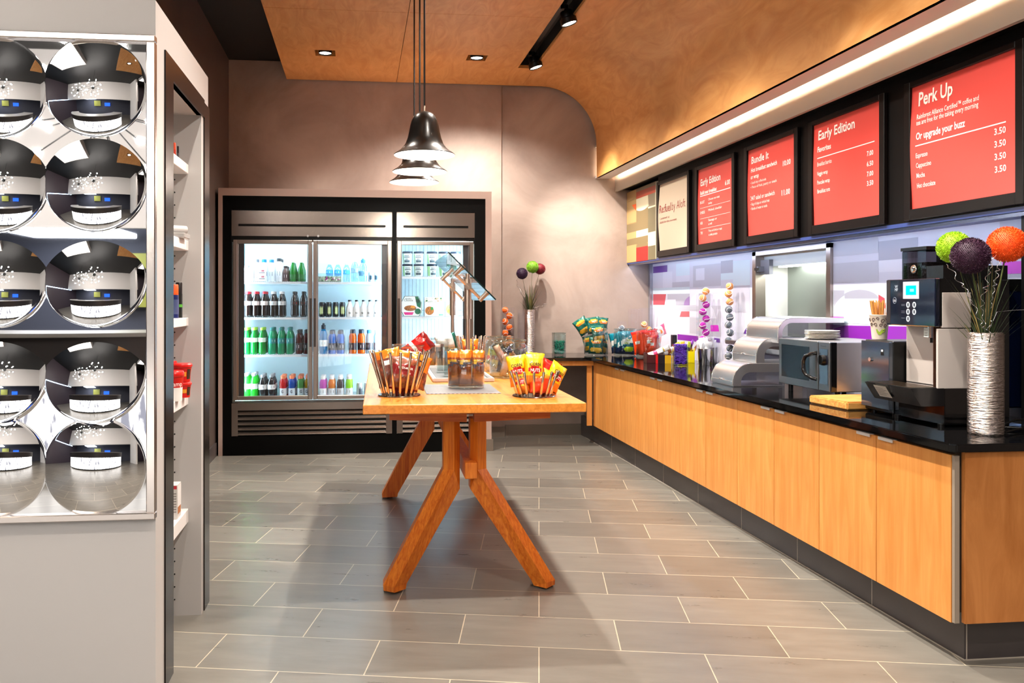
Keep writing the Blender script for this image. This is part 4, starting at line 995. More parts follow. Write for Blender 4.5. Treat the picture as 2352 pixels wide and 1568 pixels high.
def basket(name, lab, loc, rb, rt, h, nrod, rdisc, group):
    t = T(name, lab, 'basket', loc, 0, group)
    bm = B(); lathe(bm, [(0, 0), (rdisc, 0), (rdisc + .002, .002), (rdisc, .006), (0, .006)], 48); ob('base_plate', bm, M('plate_steel', (150, 140, 132), .18, 1.), t)
    r0 = None
    for k in range(nrod):
        a = 2 * PI * (k + .5) / nrod
        if r0 is None:
            bm = B(); L = math.hypot(rt - rb, h); lathe(bm, [(0, 0), (.0066, 0), (.0066, L - .003), (.0045, L), (0, L)], 12)
            r0 = ob('rod', bm, M('rod_steel', (214, 190, 168), .16, 1.), t)
            rr = r0
        else: rr = r0.copy(); C.objects.link(rr)
        rr.location = (rb * math.cos(a), rb * math.sin(a), .004)
        d = Vector(((rt - rb) * math.cos(a), (rt - rb) * math.sin(a), h))
        rr.rotation_euler = Vector((0, 0, 1)).rotation_difference(d).to_euler()
    return t
GB = 'round wire baskets of snacks'
pl = aZ(917, 907.5, ZT); s_ = mpp(pl)
basket('snack_basket', 'round basket of flared steel rods holding trail mix bags, near left table corner', pl, .078, .147, .215, 18, .103, GB)
pr_ = aZ(1226, 909, ZT)
basket('snack_basket', 'shorter round steel-rod basket full of yellow corn snack bags, near right', pr_, .080, .122, .122, 16, .103, GB)
pk = aZ(1082, 843, ZT)
basket('snack_basket', 'steel-rod basket behind the glass vases holding an orange bag', pk, .07, .105, .215, 14, .09, GB)
def bl(p, dx, dy, dz=.02): return (p[0] + dx, p[1] + dy, p[2] + dz)
GM = 'trail mix bags in the left basket'
bag('snack_bag', 'dark red-banded trail mix bag at the front of the left basket', 0, bl(pl, .012, -.055, .03), (-.28, .15, .10), .15, .165, .055, [g_dkred, g_clear, g_dkred, g_wht], lambda u, v, s: 0 if .42 < v < .74 or v < .08 else 1, (("TWO'S-MINDS", 0, .60, .085, m_txtw, .8), ('57 g', .12, .47, .06, m_txtw, 1)), GM, 3)
bag('snack_bag', 'orange-topped trail mix bag leaning left in the left basket', 0, bl(pl, -.03, .0, .05), (-.12, -.25, -.2), .14, .18, .05, [g_org, g_clear, g_wht], lambda u, v, s: 0 if v > .72 else (2 if ell(u, v, .5, .62, .22, .08) else 1), (), GM, 5)
bag('snack_bag', 'orange trail mix bag with dark oval print at the right of the left basket', 0, bl(pl, .06, -.01, .04), (-.2, .34, .2), .13, .17, .05, [g_org, g_clear, g_dk, g_wht], lambda u, v, s: (2 if ell(u, v, .45, .66, .22, .16) and not ell(u, v, .45, .66, .12, .09) else 0) if v > .5 else 1, (), GM, 9)
bag('snack_bag', 'trail mix bag at the back of the left basket', 0, bl(pl, .01, .05, .045), (.15, .1, .1), .14, .175, .05, [g_org, g_clear], lambda u, v, s: 0 if v > .7 else 1, (), GM, 13)
bag('snack_bag', 'small dark trail mix bag low in the left basket', 0, bl(pl, -.02, -.03, .012), (-.35, 1.2, .3), .09, .10, .05, [g_dkred, g_brown], lambda u, v, s: 1 if .3 < v < .6 else 0, (), GM, 14)
GC = 'yellow corn snack bags in the right basket'
cn = [g_yel, g_org, g_org, g_red]
def corn(lab, dx, dy, dz, rot, seed, sc=1.):
    bag('snack_bag', lab, 0, bl(pr_, dx, dy, dz), rot, .098 * sc, .150 * sc, .045, [M('corn_yellow', (250, 200, 20), .3, .15, coat=.3, bump=.1, bs=26), g_org, M('corn_top', (250, 214, 40), .3, .1), g_red], rg_corn, (('CORN', 0, .63, .14, M('letter_black', (20, 16, 10), .5), .9), ('NUTS', 0, .44, .14, m_txtw, .9)), GC, seed)
corn('upright yellow corn snack bag, centre front of the right basket', -.008, -.035, .055, (-.12, .05, .05), 21)
corn('yellow corn snack bag leaning left in the right basket', -.065, .0, .05, (-.05, -.18, -.25), 22)
corn('yellow and orange corn snack bag leaning out to the right of its basket', .07, -.02, .03, (-.1, .55, .3), 23, .95)
corn('yellow corn snack bag at the back of the right basket', .0, .05, .06, (.1, .1, .1), 24)
bag('snack_bag', 'red corn snack bag at the back right of its basket', 0, bl(pr_, .055, .045, .035), (.1, .35, -.1), .095, .14, .045, [g_red, g_ored], lambda u, v, s: 1 if v < .4 else 0, (), GC, 25)
bag('snack_bag', 'orange snack bag lying low at the front of the right basket', 0, bl(pr_, .0, -.03, .012), (-.4, 1.35, .1), .10, .13, .05, [g_org, g_ored], lambda u, v, s: 1 if v < .5 else 0, (), GC, 26)
bag('snack_bag', 'orange-red snack bag showing between the rods of the right basket', 0, bl(pr_, .02, -.055, .015), (-.3, .1, .1), .11, .10, .04, [g_ored, g_org], lambda u, v, s: 1 if v > .75 else 0, (), GC, 27)
corn('small orange corn bag wedged at the left of the right basket', -.05, -.03, .012, (-.3, -.3, -.3), 28, .8)
bag('snack_bag', 'deep orange snack bag wedged low at the right of the right basket', 0, bl(pr_, .055, -.02, .012), (-.2, .4, .3), .09, .12, .045, [g_org, g_yel], lambda u, v, s: 1 if v > .7 else 0, (), GC, 29)
bag('snack_bag', 'amber snack bag at the back left of the right basket', 0, bl(pr_, -.045, .04, .03), (.1, -.3, .2), .09, .13, .045, [g_yel, g_org], lambda u, v, s: 1 if v < .4 else 0, (), GC, 30)
bag('snack_bag', 'orange and yellow bag standing in the steel-rod basket behind the glass vases', 0, bl(pk, -.01, -.02, .03), (-.08, 0, .1), .13, .17, .05, [g_org, g_red, g_yel], lambda u, v, s: 1 if ell(u, v, .5, .62, .36, .16) and not ell(u, v, .5, .62, .28, .1) else (2 if ell(u, v, .5, .62, .28, .1) else 0), (), None, 31)
bag('candy_bag', 'yellow and red candy bag lying in front of the rear steel-rod basket', 0, bl(pk, .10, -.28, .03), (-.5, .5, .2), .11, .13, .045, [g_yel, g_red, g_wht], lambda u, v, s: 1 if abs(v - .45 - .3 * (u - .5)) < .12 else (2 if v > .85 else 0), (('T', .0, .36, .24, m_txtw, 1.2),), None, 33)
pj = aZ(1071, 890, ZT + .003)
jar('glass_jar', 'clear glass jar packed with jerky sticks on the front placemat', pj, .0965, .148, 'wide')
GJ = 'jerky bags in the glass jar'
mj = [g_org, g_brown, g_yel, g_slate]
for k, (dx, dy, rz, nm) in enumerate(((-.012, -.055, .05, 'centre front'), (.055, -.035, .25, 'right front'), (-.066, -.02, -.5, 'left side'), (.0, .035, .1, 'back'), (.062, .035, -.6, 'right back'))):
    bag('jerky_bag', f'brown jerky bag with orange top, {nm} of the jar', 0, (pj.x + dx, pj.y + dy, pj.z + .012), (-.03, (.0, .04, -.06, .02, .05)[k], rz), .070, .185, .032, mj, rg_jerky, (('Jerky', 0, .71, .075, m_txtw, .8),) if k < 2 else (), GJ, 40 + k)
pj = aZ(938, 886, ZT)
jar('glass_jar', 'wide clear glass jar behind the left basket, a red bag sticking out', pj, .093, .225, 'wide')
bag('snack_bag', 'glossy red bag poking out of the jar behind the left basket', 0, (pj.x - .01, pj.y, pj.z + .16), (.1, .9, .2), .11, .16, .07, [g_red, g_dkred, g_wht], lambda u, v, s: 2 if abs(v - .35) < .06 and s < 0 else (1 if v > .8 else 0), (), 'bags in the jar behind the left basket', 51)
bag('snack_bag', 'red and white bag inside the jar behind the left basket', 0, (pj.x + .01, pj.y - .02, pj.z + .012), (0, .05, .1), .13, .16, .06, [g_red, g_wht], lambda u, v, s: 1 if .4 < v < .6 else 0, (), 'bags in the jar behind the left basket', 52)
bag('snack_bag', 'orange bag low in the jar behind the left basket', 0, (pj.x + .03, pj.y + .03, pj.z + .012), (0, .3, .8), .10, .13, .05, [g_org, g_red], lambda u, v, s: 1 if v < .5 else 0, (), 'bags in the jar behind the left basket', 53)
pj = aZ(1169, 866, ZT)
jar('glass_jar', 'large shouldered glass jar of snack bars right of centre', pj, .118, .228, 'mouth', None, 48)
mb = [M('wrapper_tan', (196, 150, 120), .35, .1), M('wrapper_rose', (214, 170, 160), .35, .1), M('wrapper_brown', (90, 56, 46), .35, .1), M('wrapper_slate', (70, 70, 96), .35, .1)]
def snackbar(lab, loc, rot, mi, grp, w=.04, l=.14, d=.016, seed=0):
    o = ob('snack_bar', bag_bm(w, l, d, (lambda u, v, s: 1 if .35 < v < .65 and s < 0 else 0), seed, 6, 12, .1), [mb[mi], mb[(mi + 1) % 4]], None, loc, rot, sharp=9); tag(o, lab, 'snack bar', grp)
GS = 'snack bars in the shouldered jar'
for k, (dx, dy, dz, rot, mi, nm) in enumerate(((-.05, -.07, .012, (-.1, .25, .1), 0, 'pink-tan bar standing at the front left'), (.03, -.05, .03, (-.2, -.55, .1), 1, 'rose bar leaning at the front'), (-.02, -.02, .08, (-.2, -.5, .2), 0, 'tan bar lying high'), (.0, -.06, .02, (-.1, 1.45, .0), 0, 'tan bar lying flat at the bottom'), (.05, .0, .09, (.2, -.8, .4), 3, 'slate bar near the top'), (-.06, .03, .03, (.1, .2, .8), 2, 'dark brown bar at the back left'), (.06, .04, .03, (.1, -.3, -.6), 2, 'dark brown bar at the back right'))):
    snackbar(nm + ' in the shouldered jar', (pj.x + dx, pj.y + dy, pj.z + dz), rot, mi, GS, .046, .13, .018, 60 + k)
pj = aZ(1160, 855, ZT)
jar('glass_jar', 'glass jar half hidden behind the large shouldered jar', (pj.x - .02, pj.y + .08, ZT), .10, .23, 'mouth', None, 40)
pj = aZ(1003, 842, ZT)
jar('glass_jar', 'glass jar of brown snack bars at the back, left of the vases', pj, .09, .20, 'wide')
for k, (dx, dy, ry) in enumerate(((-.04, -.05, .1), (.01, -.06, -.05), (.05, -.03, -.15), (.0, .02, .1))):
    snackbar(('green-edged', 'white', 'brown', 'tan')[k] + ' snack bar standing in the back jar left of vases', (pj.x + dx, pj.y + dy, pj.z + .012), (-.05, ry, .2 * k), (2, 1, 2, 0)[k], 'snack bars in the back jar', .044, .15, .018, 80 + k)
bag('snack_bag', 'shiny pale bag heaped on top of the back jar', 0, (pj.x, pj.y, pj.z + .15), (.1, 1.3, .2), .12, .15, .05, [g_wht, g_green], lambda u, v, s: 1 if v > .8 else 0, (), None, 85)
# tall square glass vases with a purple strip of beads
m_sq = m_jar
for k, (px, py, ph) in enumerate(((1017, 855, 58), (1037, 864, 68))):
    p = aZ(px, py, ZT + .009); s_ = mpp(p); w = 15 * s_ * (1, 1.25)[k]; h = ph * s_
    t = T('square_vase', ('empty tall square glass vase, the further of two on the tray', 'tall square glass vase with a lilac strip, the nearer of two on the tray')[k], 'vase', p, TR, 'square glass vases on the tray')
    bm = B(); box(bm, -w, w, -w, w, 0, h); bmesh.ops.delete(bm, geom=[f for f in bm.faces if f.calc_center_median().z > h - .001], context='FACES_ONLY')
    b2 = B(); box(b2, -w + .006, w - .006, -w + .006, w - .006, .014, h); bmesh.ops.delete(b2, geom=[f for f in b2.faces if f.calc_center_median().z > h - .001], context='FACES_ONLY'); join(bm, b2)
    ob('glass_body', bm, m_sq, t, norm=False)
    if k:
        bm = B()
        for i in range(60): ball(bm, (RN.uniform(-.012, .0), -w * .3 + RN.uniform(-.01, .01), .016 + RN.uniform(0, h * .62)), .004, 6, 4)
        tag(ob('lilac_beads', bm, M('lilac_bead', (170, 110, 190), .2, coat=.5), t), kind='stuff')
# ---------- sneeze guard ----------
t = T('sneeze_guard', 'tilted clear glass sneeze guard on two nickel posts along the table', 'sneeze guard', (.64, 5.4, ZT), TR)
GI = (Matrix.Translation((.64, 5.4, ZT)) @ Matrix.Rotation(TR, 4, 'Z')).inverted()
def gl(p): return GI @ Vector(p)
yn, yf = 4.86, 6.08
A, Bn = gl(aY(1031, 578, yn)), gl(aY(1140, 687, yn)); Bf = Vector((Bn.x, gl((0, yf, 0)).y, Bn.z)); Af = Vector((A.x, Bf.y, A.z))
nrm = Vector((A.z - Bn.z, 0, Bn.x - A.x)).normalized(); dn = (Bn - A).normalized()
bm = B(); th = nrm * .008
vs = [bm.verts.new(p) for p in (A, Bn, Bf, Af, A - th, Bn - th, Bf - th, Af - th)]
for q in ((0, 1, 2, 3), (7, 6, 5, 4)): face(bm, [vs[i] for i in q], 0)
for q in ((0, 4, 5, 1), (1, 5, 6, 2), (2, 6, 7, 3), (3, 7, 4, 0)): face(bm, [vs[i] for i in q], 1)
ob('glass_panel', bm, [glass('guard_glass', (238, 246, 248), 1., ior=1.5), M('glass_edge', (30, 46, 46), .1, coat=.6)], t, norm=False)
for k, (Y, px) in enumerate(((yn + .04, 1074.5), (yf - .02, 1039.5))):
    c = gl(aY(px, 690, Y)); ztop = aY(1072, 628, yn).z - ZT
    bm = B(); cyl(bm, (c.x, c.y, .0095), (c.x, c.y, ztop - .20), .0135, n=20); cyl(bm, (c.x, c.y, .0095), (c.x, c.y, .015), .035, n=24); po = ob('post', bm, m_satin, t)
    bm = B(); cyl(bm, (c.x, c.y, ztop - .265), (c.x, c.y, ztop - .03), .0215, n=24); cyl(bm, (c.x, c.y, ztop - .03), (c.x, c.y, ztop), .014, n=16); ob('collar', bm, m_satin, po)
    h = ztop - .075
    bm = B(); cyl(bm, (c.x, c.y - .03, h), (c.x, c.y + .02, h), .020, n=24)
    m0 = Vector((c.x, c.y - .022, h)); u1 = m0 - dn * .105 + nrm * .0; u2 = m0 + dn * .105
    gp = lambda u: u + nrm * (((A - u).dot(nrm)) - .002)
    for u in (u1, u2):
        tube(bm, [m0, u + (m0 - u) * .15 , u], .0085, 10)
        cyl(bm, u - nrm * .012, gp(u) - nrm * .006, .0135, n=16); cyl(bm, gp(u) - nrm * .012, gp(u) + nrm * .006, .017, n=18)
    ob('clamp_arm', bm, m_satin, po)
# ---------- goods on the counter ----------
def cp(px, py): return aZ(px, py, ZC)
def chipjar(px, py, wpx, hpx, lab, ks, mats, rg, letters, grp, seed, bw=.13, bh=.15, lift=.72, th=.05):
    p = cp(px, py); s = mpp(p); r = wpx * s / 2; h = hpx * s
    jar('glass_jar', lab[0], p, r, h, 'wide')
    for k in ks:
        if k == 0: d = (-.02, -r * .46, .014, -.08, .05, -.2)
        elif k == 1: d = (.02, -r * .40, .014 + bh * lift, -.05, -.10, .15)
        elif k == 2: d = (r * .46, -r * .1, .02, 0, .28, .7)
        elif k == 3: d = (-r * .46, .0, .03, 0, -.2, -.8)
        elif k == 4: d = (.0, r * .4, .03, .1, .1, .2)
        elif k == 5: d = (-r * .15, -.02, h - .055, -.1, -.12, .1)
        elif k == 6: d = (r * .45, .0, h - .06, 0, .1, .35)
        else: d = (-r * .7, .02, h - .05, .1, -.6, -.3)
        bag('chip_bag', lab[1] + (', low front', ', front above it', ', right side', ', left side', ', back', ', standing on top', ', top right', ', tipping out left')[k] + ' of its jar', 0,
            (p.x + d[0], p.y + d[1], p.z + d[2]), d[3:], bw, bh, th, mats, rg, letters if k in (0, 1, 5, 6) else (), grp, seed + k)
    return p, r, h
chipjar(1369, 815, 55, 62, ('round glass jar of green chip bags in the counter corner', 'green chip bag'), range(8), [g_green, g_yel, g_chip, g_org], rg_green, (("Lay's", 0, .70, .17, m_txtw, .85),), 'green chip bags in the corner jar', 100, .145, .165)
chipjar(1436, 815.5, 54, 61, ('round glass jar of teal and navy bags, between green and red jars', 'teal and navy snack bag'), range(5), [g_teal, g_wht, g_lime, g_navy], rg_teal, (('Ruffles', .02, .52, .11, M('letter_lime', (150, 160, 10), .5), .8),), 'teal snack bags in the middle jar', 120, .19, .20, .14)
q, r_, h_ = chipjar(1489, 819, 55, 63, ('round glass jar overfull with red bags, nearest of the three', 'bright red snack bag'), range(5), [g_ored, g_red, g_wht], rg_redb, (('Chow', -.05, .62, .13, m_txtw, .9),), 'red snack bags in the near jar', 140, .18, .225, .10)
bag('chip_bag', 'white and pink printed bag lying on top of the red bag jar', 0, (q.x + .06, q.y - .03, q.z + h_ - .045), (-.35, 1.25, .25), .11, .17, .05, [g_wht, g_pink, g_org], lambda u, v, s: 1 if v > .62 or v < .1 else (2 if ell(u, v, .5, .4, .2, .1) else 0), (), None, 151)
# glass cubes of gel beads
def beadcube(px, py, w, d, h, fill, lab, col, rz, n):
    p = cp(px, py)
    t = T('bead_vase', lab, 'vase', p, rz)
    bm = B(); box(bm, -w / 2, w / 2, -d / 2, d / 2, 0, h); top = [f for f in bm.faces if f.calc_center_median().z > h - .001]; bmesh.ops.delete(bm, geom=top, context='FACES_ONLY')
    b2 = B(); box(b2, -w / 2 + .008, w / 2 - .008, -d / 2 + .008, d / 2 - .008, .012, h); top = [f for f in b2.faces if f.calc_center_median().z > h - .001]; bmesh.ops.delete(b2, geom=top, context='FACES_ONLY'); join(bm, b2)
    for x in (-1, 1):
        for y in (-1, 1): cyl(bm, (x * (w / 2 - .004), y * (d / 2 - .004), .002), (x * (w / 2 - .004), y * (d / 2 - .004), h), .004, n=8)
    ob('glass_body', bm, m_jar, t, norm=False)
    bm = B(); R = random.Random(n)
    for i in range(n):
        q = (R.uniform(-w / 2 + .016, w / 2 - .016), R.uniform(-d / 2 + .016, d / 2 - .016), R.uniform(.018, h * fill))
        f = i % 3
        if f == 0: q = (q[0], -d / 2 + .015, q[2])
        elif f == 1: q = (w / 2 - .015, q[1], q[2]) if i % 2 else (-w / 2 + .015, q[1], q[2])
        ball(bm, q, R.uniform(.006, .010), 8, 5)
    box(bm, -w / 2 + .03, w / 2 - .03, -d / 2 + .03, d / 2 - .03, .014, h * fill - .03)
    tag(ob('gel_beads', bm, liquid('bead' + str(col), col, .35, .08), t), kind='stuff')
beadcube(1283.5, 815, .118, .10, .225, .62, 'clear glass cube vase half filled with teal gel beads', (10, 150, 120), .02, 420)
p = cp(1562, 838)
beadcube(1562, 839, .115, .115, .178, .98, 'clear glass cube vase brim-full of purple gel beads', (112, 56, 200), -.22, 700)
# tennis balls in acrylic tubes
BT = None
def seam_pts(r, n=40):
    o = []
    for i in range(n):
        a = 2 * PI * i / n; x, y, z = .75 * math.cos(a) + .25 * math.cos(3 * a), .75 * math.sin(a) - .25 * math.sin(3 * a), .866 * math.sin(2 * a)
        v = Vector((x, y, z)).normalized() * r; o.append(v)
    return o
BPR = {}
BC = {'orange': (244, 110, 34), 'peach': (240, 160, 96), 'magenta': (170, 24, 150), 'grey': (104, 112, 120), 'rose': (170, 60, 110)}
def tball(col, r, loc, lab, grp):
    k = (col, round(r, 4))
    rot = (RN.uniform(-3, 3), RN.uniform(-3, 3), RN.uniform(-3, 3))
    if k in BPR: dup(BPR[k], loc, None, lab, grp, rot=rot); return
    t = T('tennis_ball', lab, 'ball', loc, 0, grp, rot=rot); BPR[k] = t
    bm = B(); ball(bm, (0, 0, 0), r, 20, 12); ob('felt', bm, M('felt_' + col, BC[col], .85, bump=.3, bs=300), t)
    bm = B(); tube(bm, seam_pts(r * 1.0), r * .075, 6, closed=True); ob('seam', bm, M('seam_white', (240, 236, 230), .7), t)
def balltube(p, wd, h, r, cols, lab, where, w2=None):
    t = T('acrylic_tube', lab, 'display tube', p, 0, 'clear acrylic display tubes')
    w = wd / 2; w2 = (w2 or wd) / 2
    bm = B()
    for s in (-1, 1): quad(bm, [(s * w, -w2, 0), (s * w, w2, 0), (s * w, w2, h), (s * w, -w2, h)]); quad(bm, [(-w, s * w2, 0), (w, s * w2, 0), (w, s * w2, h), (-w, s * w2, h)])
    for a in (-1, 1):
        for b in (-1, 1): cyl(bm, (a * w, b * w2, .0), (a * w, b * w2, h), .0022, n=6)
    box(bm, -w, w, -w2, w2, 0, .004)
    ob('tube_wall', bm, m_acryl, t, norm=False)
    z = r + .006; sgn = 1
    for i, c in enumerate(cols):
        off = max(0, min(w - r - .004, r * .7)); n = len(cols)
        o = ' from the bottom' if i < n - 1 else ', the topmost,'
        lb = f'{c} tennis ball, {ORD[i]}{o} in the {where}'
        tball(c, r, (p.x + sgn * off, p.y + RN.uniform(-1, 1) * max(0, min(w2 - r - .004, .006)), p.z + z), lb, f'tennis balls in the {where}')
        z += math.sqrt(max(.001, (2 * r) ** 2 - (2 * off) ** 2)) + .0045; sgn = -sgn
def tube_at(px, py): return cp(px, py)
q = cp(1165, 812.5)
balltube(q, .118, .475, .034, ['orange'] * 8, 'acrylic tube of orange tennis balls beside the freezer surround', 'tube beside the freezer')
q = cp(1196, 811.5)
t = T('acrylic_tube', 'empty clear acrylic tube behind the ribbed silver vase by the wall', 'display tube', q, 0, 'clear acrylic display tubes')
bm = B(); w = .03
for s in (-1, 1): quad(bm, [(s * w, -w, 0), (s * w, w, 0), (s * w, w, .45), (s * w, -w, .45)]); quad(bm, [(-w, s * w, 0), (w, s * w, 0), (w, s * w, .45), (-w, s * w, .45)])
for a in (-1, 1):
    for b in (-1, 1): cyl(bm, (a * w, b * w, 0), (a * w, b * w, .45), .002, n=6)
ob('tube_wall', bm, m_acryl, t, norm=False)
q = cp(1532, 812.5)
balltube(Vector((2.955, 8.42, ZC)), .13, .47, .033, ['peach', 'peach', 'peach', 'peach', 'peach', 'peach'], 'acrylic tube of peach tennis balls in the panel corner', 'corner tube', .10)
t = T('acrylic_tube', 'empty acrylic tube standing against the panel corner, behind red bag jar', 'display tube', Vector((2.83, 8.46, ZC)), 0, 'clear acrylic display tubes')
bm = B(); w = .042
for s in (-1, 1): quad(bm, [(s * w, -w, 0), (s * w, w, 0), (s * w, w, .46), (s * w, -w, .46)]); quad(bm, [(-w, s * w, 0), (w, s * w, 0), (w, s * w, .46), (-w, s * w, .46)])
for a in (-1, 1):
    for b in (-1, 1): cyl(bm, (a * w, b * w, 0), (a * w, b * w, .46), .002, n=6)
ob('tube_wall', bm, m_acryl, t, norm=False)
tball('grey', .033, (2.70, 8.45, ZC + .255), 'grey tennis ball showing above the red bag jar', 'loose tennis balls')
t = T('acrylic_tube', 'short acrylic tube holding a grey tennis ball above the red bag jar', 'display tube', Vector((2.70, 8.45, ZC)), 0, 'clear acrylic display tubes')
bm = B(); w = .04
for s in (-1, 1): quad(bm, [(s * w, -w, 0), (s * w, w, 0), (s * w, w, .33), (s * w, -w, .33)]); quad(bm, [(-w, s * w, 0), (w, s * w, 0), (w, s * w, .33), (-w, s * w, .33)])
ob('tube_wall', bm, m_acryl, t, norm=False)
for i in range(3): tball('grey', .033, (2.70, 8.45, ZC + .04 + .0665 * i + .018), f'grey tennis ball hidden low in the short tube, {ORD[i]} from the bottom', 'loose tennis balls')
q = Vector((2.89, 6.98, ZC)); 
balltube(aZ(1618, 836, ZC) + Vector((.0, .0, 0)), .100, .60, .031, ['rose', 'rose', 'rose', 'magenta', 'magenta', 'magenta', 'magenta', 'magenta', 'magenta', 'peach', 'peach'], 'tall acrylic tube of magenta tennis balls behind the stainless cups', 'magenta tube')
q = aX(1675, 690, 2.965)
balltube(Vector((2.965, q.y, ZC)), .078, .575, .0295, ['grey'] * 8 + ['peach', 'peach', 'peach'], 'tall acrylic tube of grey tennis balls beside the bread case', 'grey tube')
# stainless cups with plastic-wrapped cutlery
m_cup = M('cup_steel', (190, 190, 194), .16, 1.)
m_wrap = M('wrap_white', (240, 242, 246), .35, coat=.2)
for k, (px, py) in enumerate(((1636, 838), (1655, 837))):
    p = cp(px, py); s = mpp(p); h = 38 * s; r = 14.5 * s
    if k: p = Vector((p.x - .02, p.y + .12, ZC))
    else: p = p + Vector((-.08, -.02, 0))
    t = T('steel_cup', ('front stainless steel cup stuffed with white wrapped cutlery', 'rear stainless steel cup of white wrappers, right behind the front cup')[k], 'cup', p, 0, 'stainless cutlery cups')
    bm = B(); lathe(bm, [(0, .001), (r * .82, .001), (r * .84, .004), (r, h), (r * 1.03, h), (r * 1.03, h - .004), (r * .97, h - .006), (r * .81, .006), (0, .006)], 32); ob('cup_body', bm, m_cup, t)
    bm = B(); R = random.Random(5 + k)
    for i in range(11):
        a = 2 * PI * i / 10 + R.uniform(-.2, .2) if i < 10 else 0; q = r * (.40 if i < 10 else 0)
        b2 = bag_bm(.072, .125 + R.uniform(-.02, .02), .040, None, 300 + i + 20 * k, 8, 10, .06)
        mt_ = Matrix.Translation((q * math.cos(a), q * math.sin(a), h - .045)) @ Matrix.Rotation(a + PI / 2, 4, 'Z') @ Matrix.Rotation(-R.uniform(.25, .6) if i < 10 else 0, 4, 'X') @ Matrix.Rotation(R.uniform(-.3, .3), 4, 'Y')
        bmesh.ops.transform(b2, matrix=mt_, verts=b2.verts); join(bm, b2)
    o = ob('cutlery_packets', bm, m_wrap); o.location = p; tag(o, ('white plastic cutlery packets bunched in the front steel cup', 'white plastic cutlery packets in the rear steel cup')[k], 'cutlery', 'wrapped cutlery', 'stuff')
# candy boxes
p = cp(1516, 828); p = Vector((2.60, 7.12, ZC))
t = T('candy_tray', 'low dark display box of candy bars behind the purple bead vase', 'box', p, -.12)
bm = B()
for a in ((-.11, .10, -.07, -.066, 0, .075), (-.11, .10, .066, .07, 0, .085), (-.11, -.106, -.07, .07, 0, .08), (.096, .10, -.07, .07, 0, .08), (-.11, .10, -.07, .07, 0, .004)): box(bm, *a)
bar(bm, -.035, -.015, 0, .075, -.0706, 1); bar(bm, .045, .10, 0, .07, -.0706, 2); bar(bm, -.015, .045, .0, .072, -.0706, 3)
ob('tray_box', bm, [M('box_maroon', (70, 22, 24), .3, coat=.3), M('box_red', (190, 24, 26), .3), M('box_gold', (206, 160, 30), .3), M('box_ink', (26, 20, 26), .3)], t, norm=False)
for k in range(6):
    o = ob('candy_bar', bag_bm(.05, .135, .018, (lambda u, v, s: 1 if .3 < v < .55 else 0), 200 + k, 6, 12, .1), [g_wht, (g_pink, g_brown, g_yel)[k % 3]], None, (p.x - .09 + .034 * k, p.y - .02 + .02 * (k % 2), ZC + .065 + .008 * (k % 3)), (-.5 + .2 * k, 1.1 + .12 * (k % 2), .35 * k - .8), sharp=9)
    tag(o, f'white-wrapped candy bar heaped in the low dark box, {ORD[k]} from left', 'candy bar', 'candy bars in the dark box')
p = Vector(cp(1592, 832)) + Vector((-.06, .0, 0))
t = T('candy_carton', 'bright yellow open carton of candy between the bead vase and tube', 'box', p, -.18)
bm = B()
for a in ((-.06, .06, -.05, -.046, 0, .10), (-.06, .06, .046, .05, 0, .13), (-.06, -.056, -.05, .05, 0, .11), (.056, .06, -.05, .05, 0, .11), (-.06, .06, -.05, .05, 0, .004)): box(bm, *a)
ob('carton_box', bm, M('carton_yellow', (246, 226, 10), .35, coat=.2), t)
for k in range(5):
    o = ob('candy_bar', bag_bm(.05, .12, .02, (lambda u, v, s: 1 if .3 < v < .6 else 0), 220 + k, 6, 12, .1), [(g_lime, g_yel, g_lime, g_purple, g_brown)[k], (g_org, g_lime, g_dk, g_dk, g_yel)[k]], None, (p.x - .04 + .02 * k, p.y + .02 * (k % 2) - .01, ZC + .065 + (.03 if k == 3 else 0)), (-.2 + .15 * k, -.4 + .3 * k, .3 * k), sharp=9)
    tag(o, ('lime', 'yellow', 'lime and black', 'purple', 'brown')[k] + ' candy bar sticking out of the yellow carton', 'candy bar', 'candy bars in the yellow carton')
p = aX(1552.5, 776, 2.99)
o = ob('card_reader', rbox(-.02, .02, -.03, .03, 0, .115, .003, 1), M('reader_black', (20, 22, 28), .3), None, (2.97, p.y, ZC + .105)); tag(o, 'small upright black block on the panel beside the peach ball tube', 'device')
o = ob('phone_stand', rbox(-.02, .02, -.03, .03, 0, .105, .003, 1), M('stand_clear', (150, 150, 160), .2), None, (2.97, p.y, ZC)); tag(o, 'grey plastic riser under the small black block', 'stand')
# stepped stainless bread case: three roll-top bins, each set back and higher
t0 = T('bread_case', 'stepped stainless bread case with three curved roll-top bins', 'bread case', (2.36, 5.12, ZC))
m_case = M('case_steel', (226, 224, 224), .30, 1., bump=.02, bs=20, aniso=(60, 1, 60))
def roll(y0, y1, x0, zb, r, depth, hz):
    """profile in x (going back) and z, extruded along y"""
    pr = [(x0, zb), (x0, zb + hz)] + [(x0 + r - r * math.cos(a), zb + hz + r * math.sin(a)) for a in [PI / 2 * i / 12 for i in range(1, 13)]] + [(x0 + depth, zb + hz + r)]
    bm = B(); th = .004
    o = [Vector((a, 0, b)) for a, b in pr]; n = len(o)
    outer = [[bm.verts.new((p.x, y, p.z)) for p in o] for y in (y0, y1)]
    inn = [[bm.verts.new((p.x + th, y, p.z - (th if i > 1 else 0))) for i, p in enumerate(o)] for y in (y0, y1)]
    for i in range(n - 1):
        face(bm, [outer[0][i], outer[0][i + 1], outer[1][i + 1], outer[1][i]], 0, True); face(bm, [inn[0][i], inn[1][i], inn[1][i + 1], inn[0][i + 1]], 0, True)
        for s in (0, 1): face(bm, [outer[s][i], inn[s][i], inn[s][i + 1], outer[s][i + 1]])
    return bm, pr
ox, oy = 2.36, 5.12
m_rim = M('case_rim', (244, 240, 238), .15, .8)
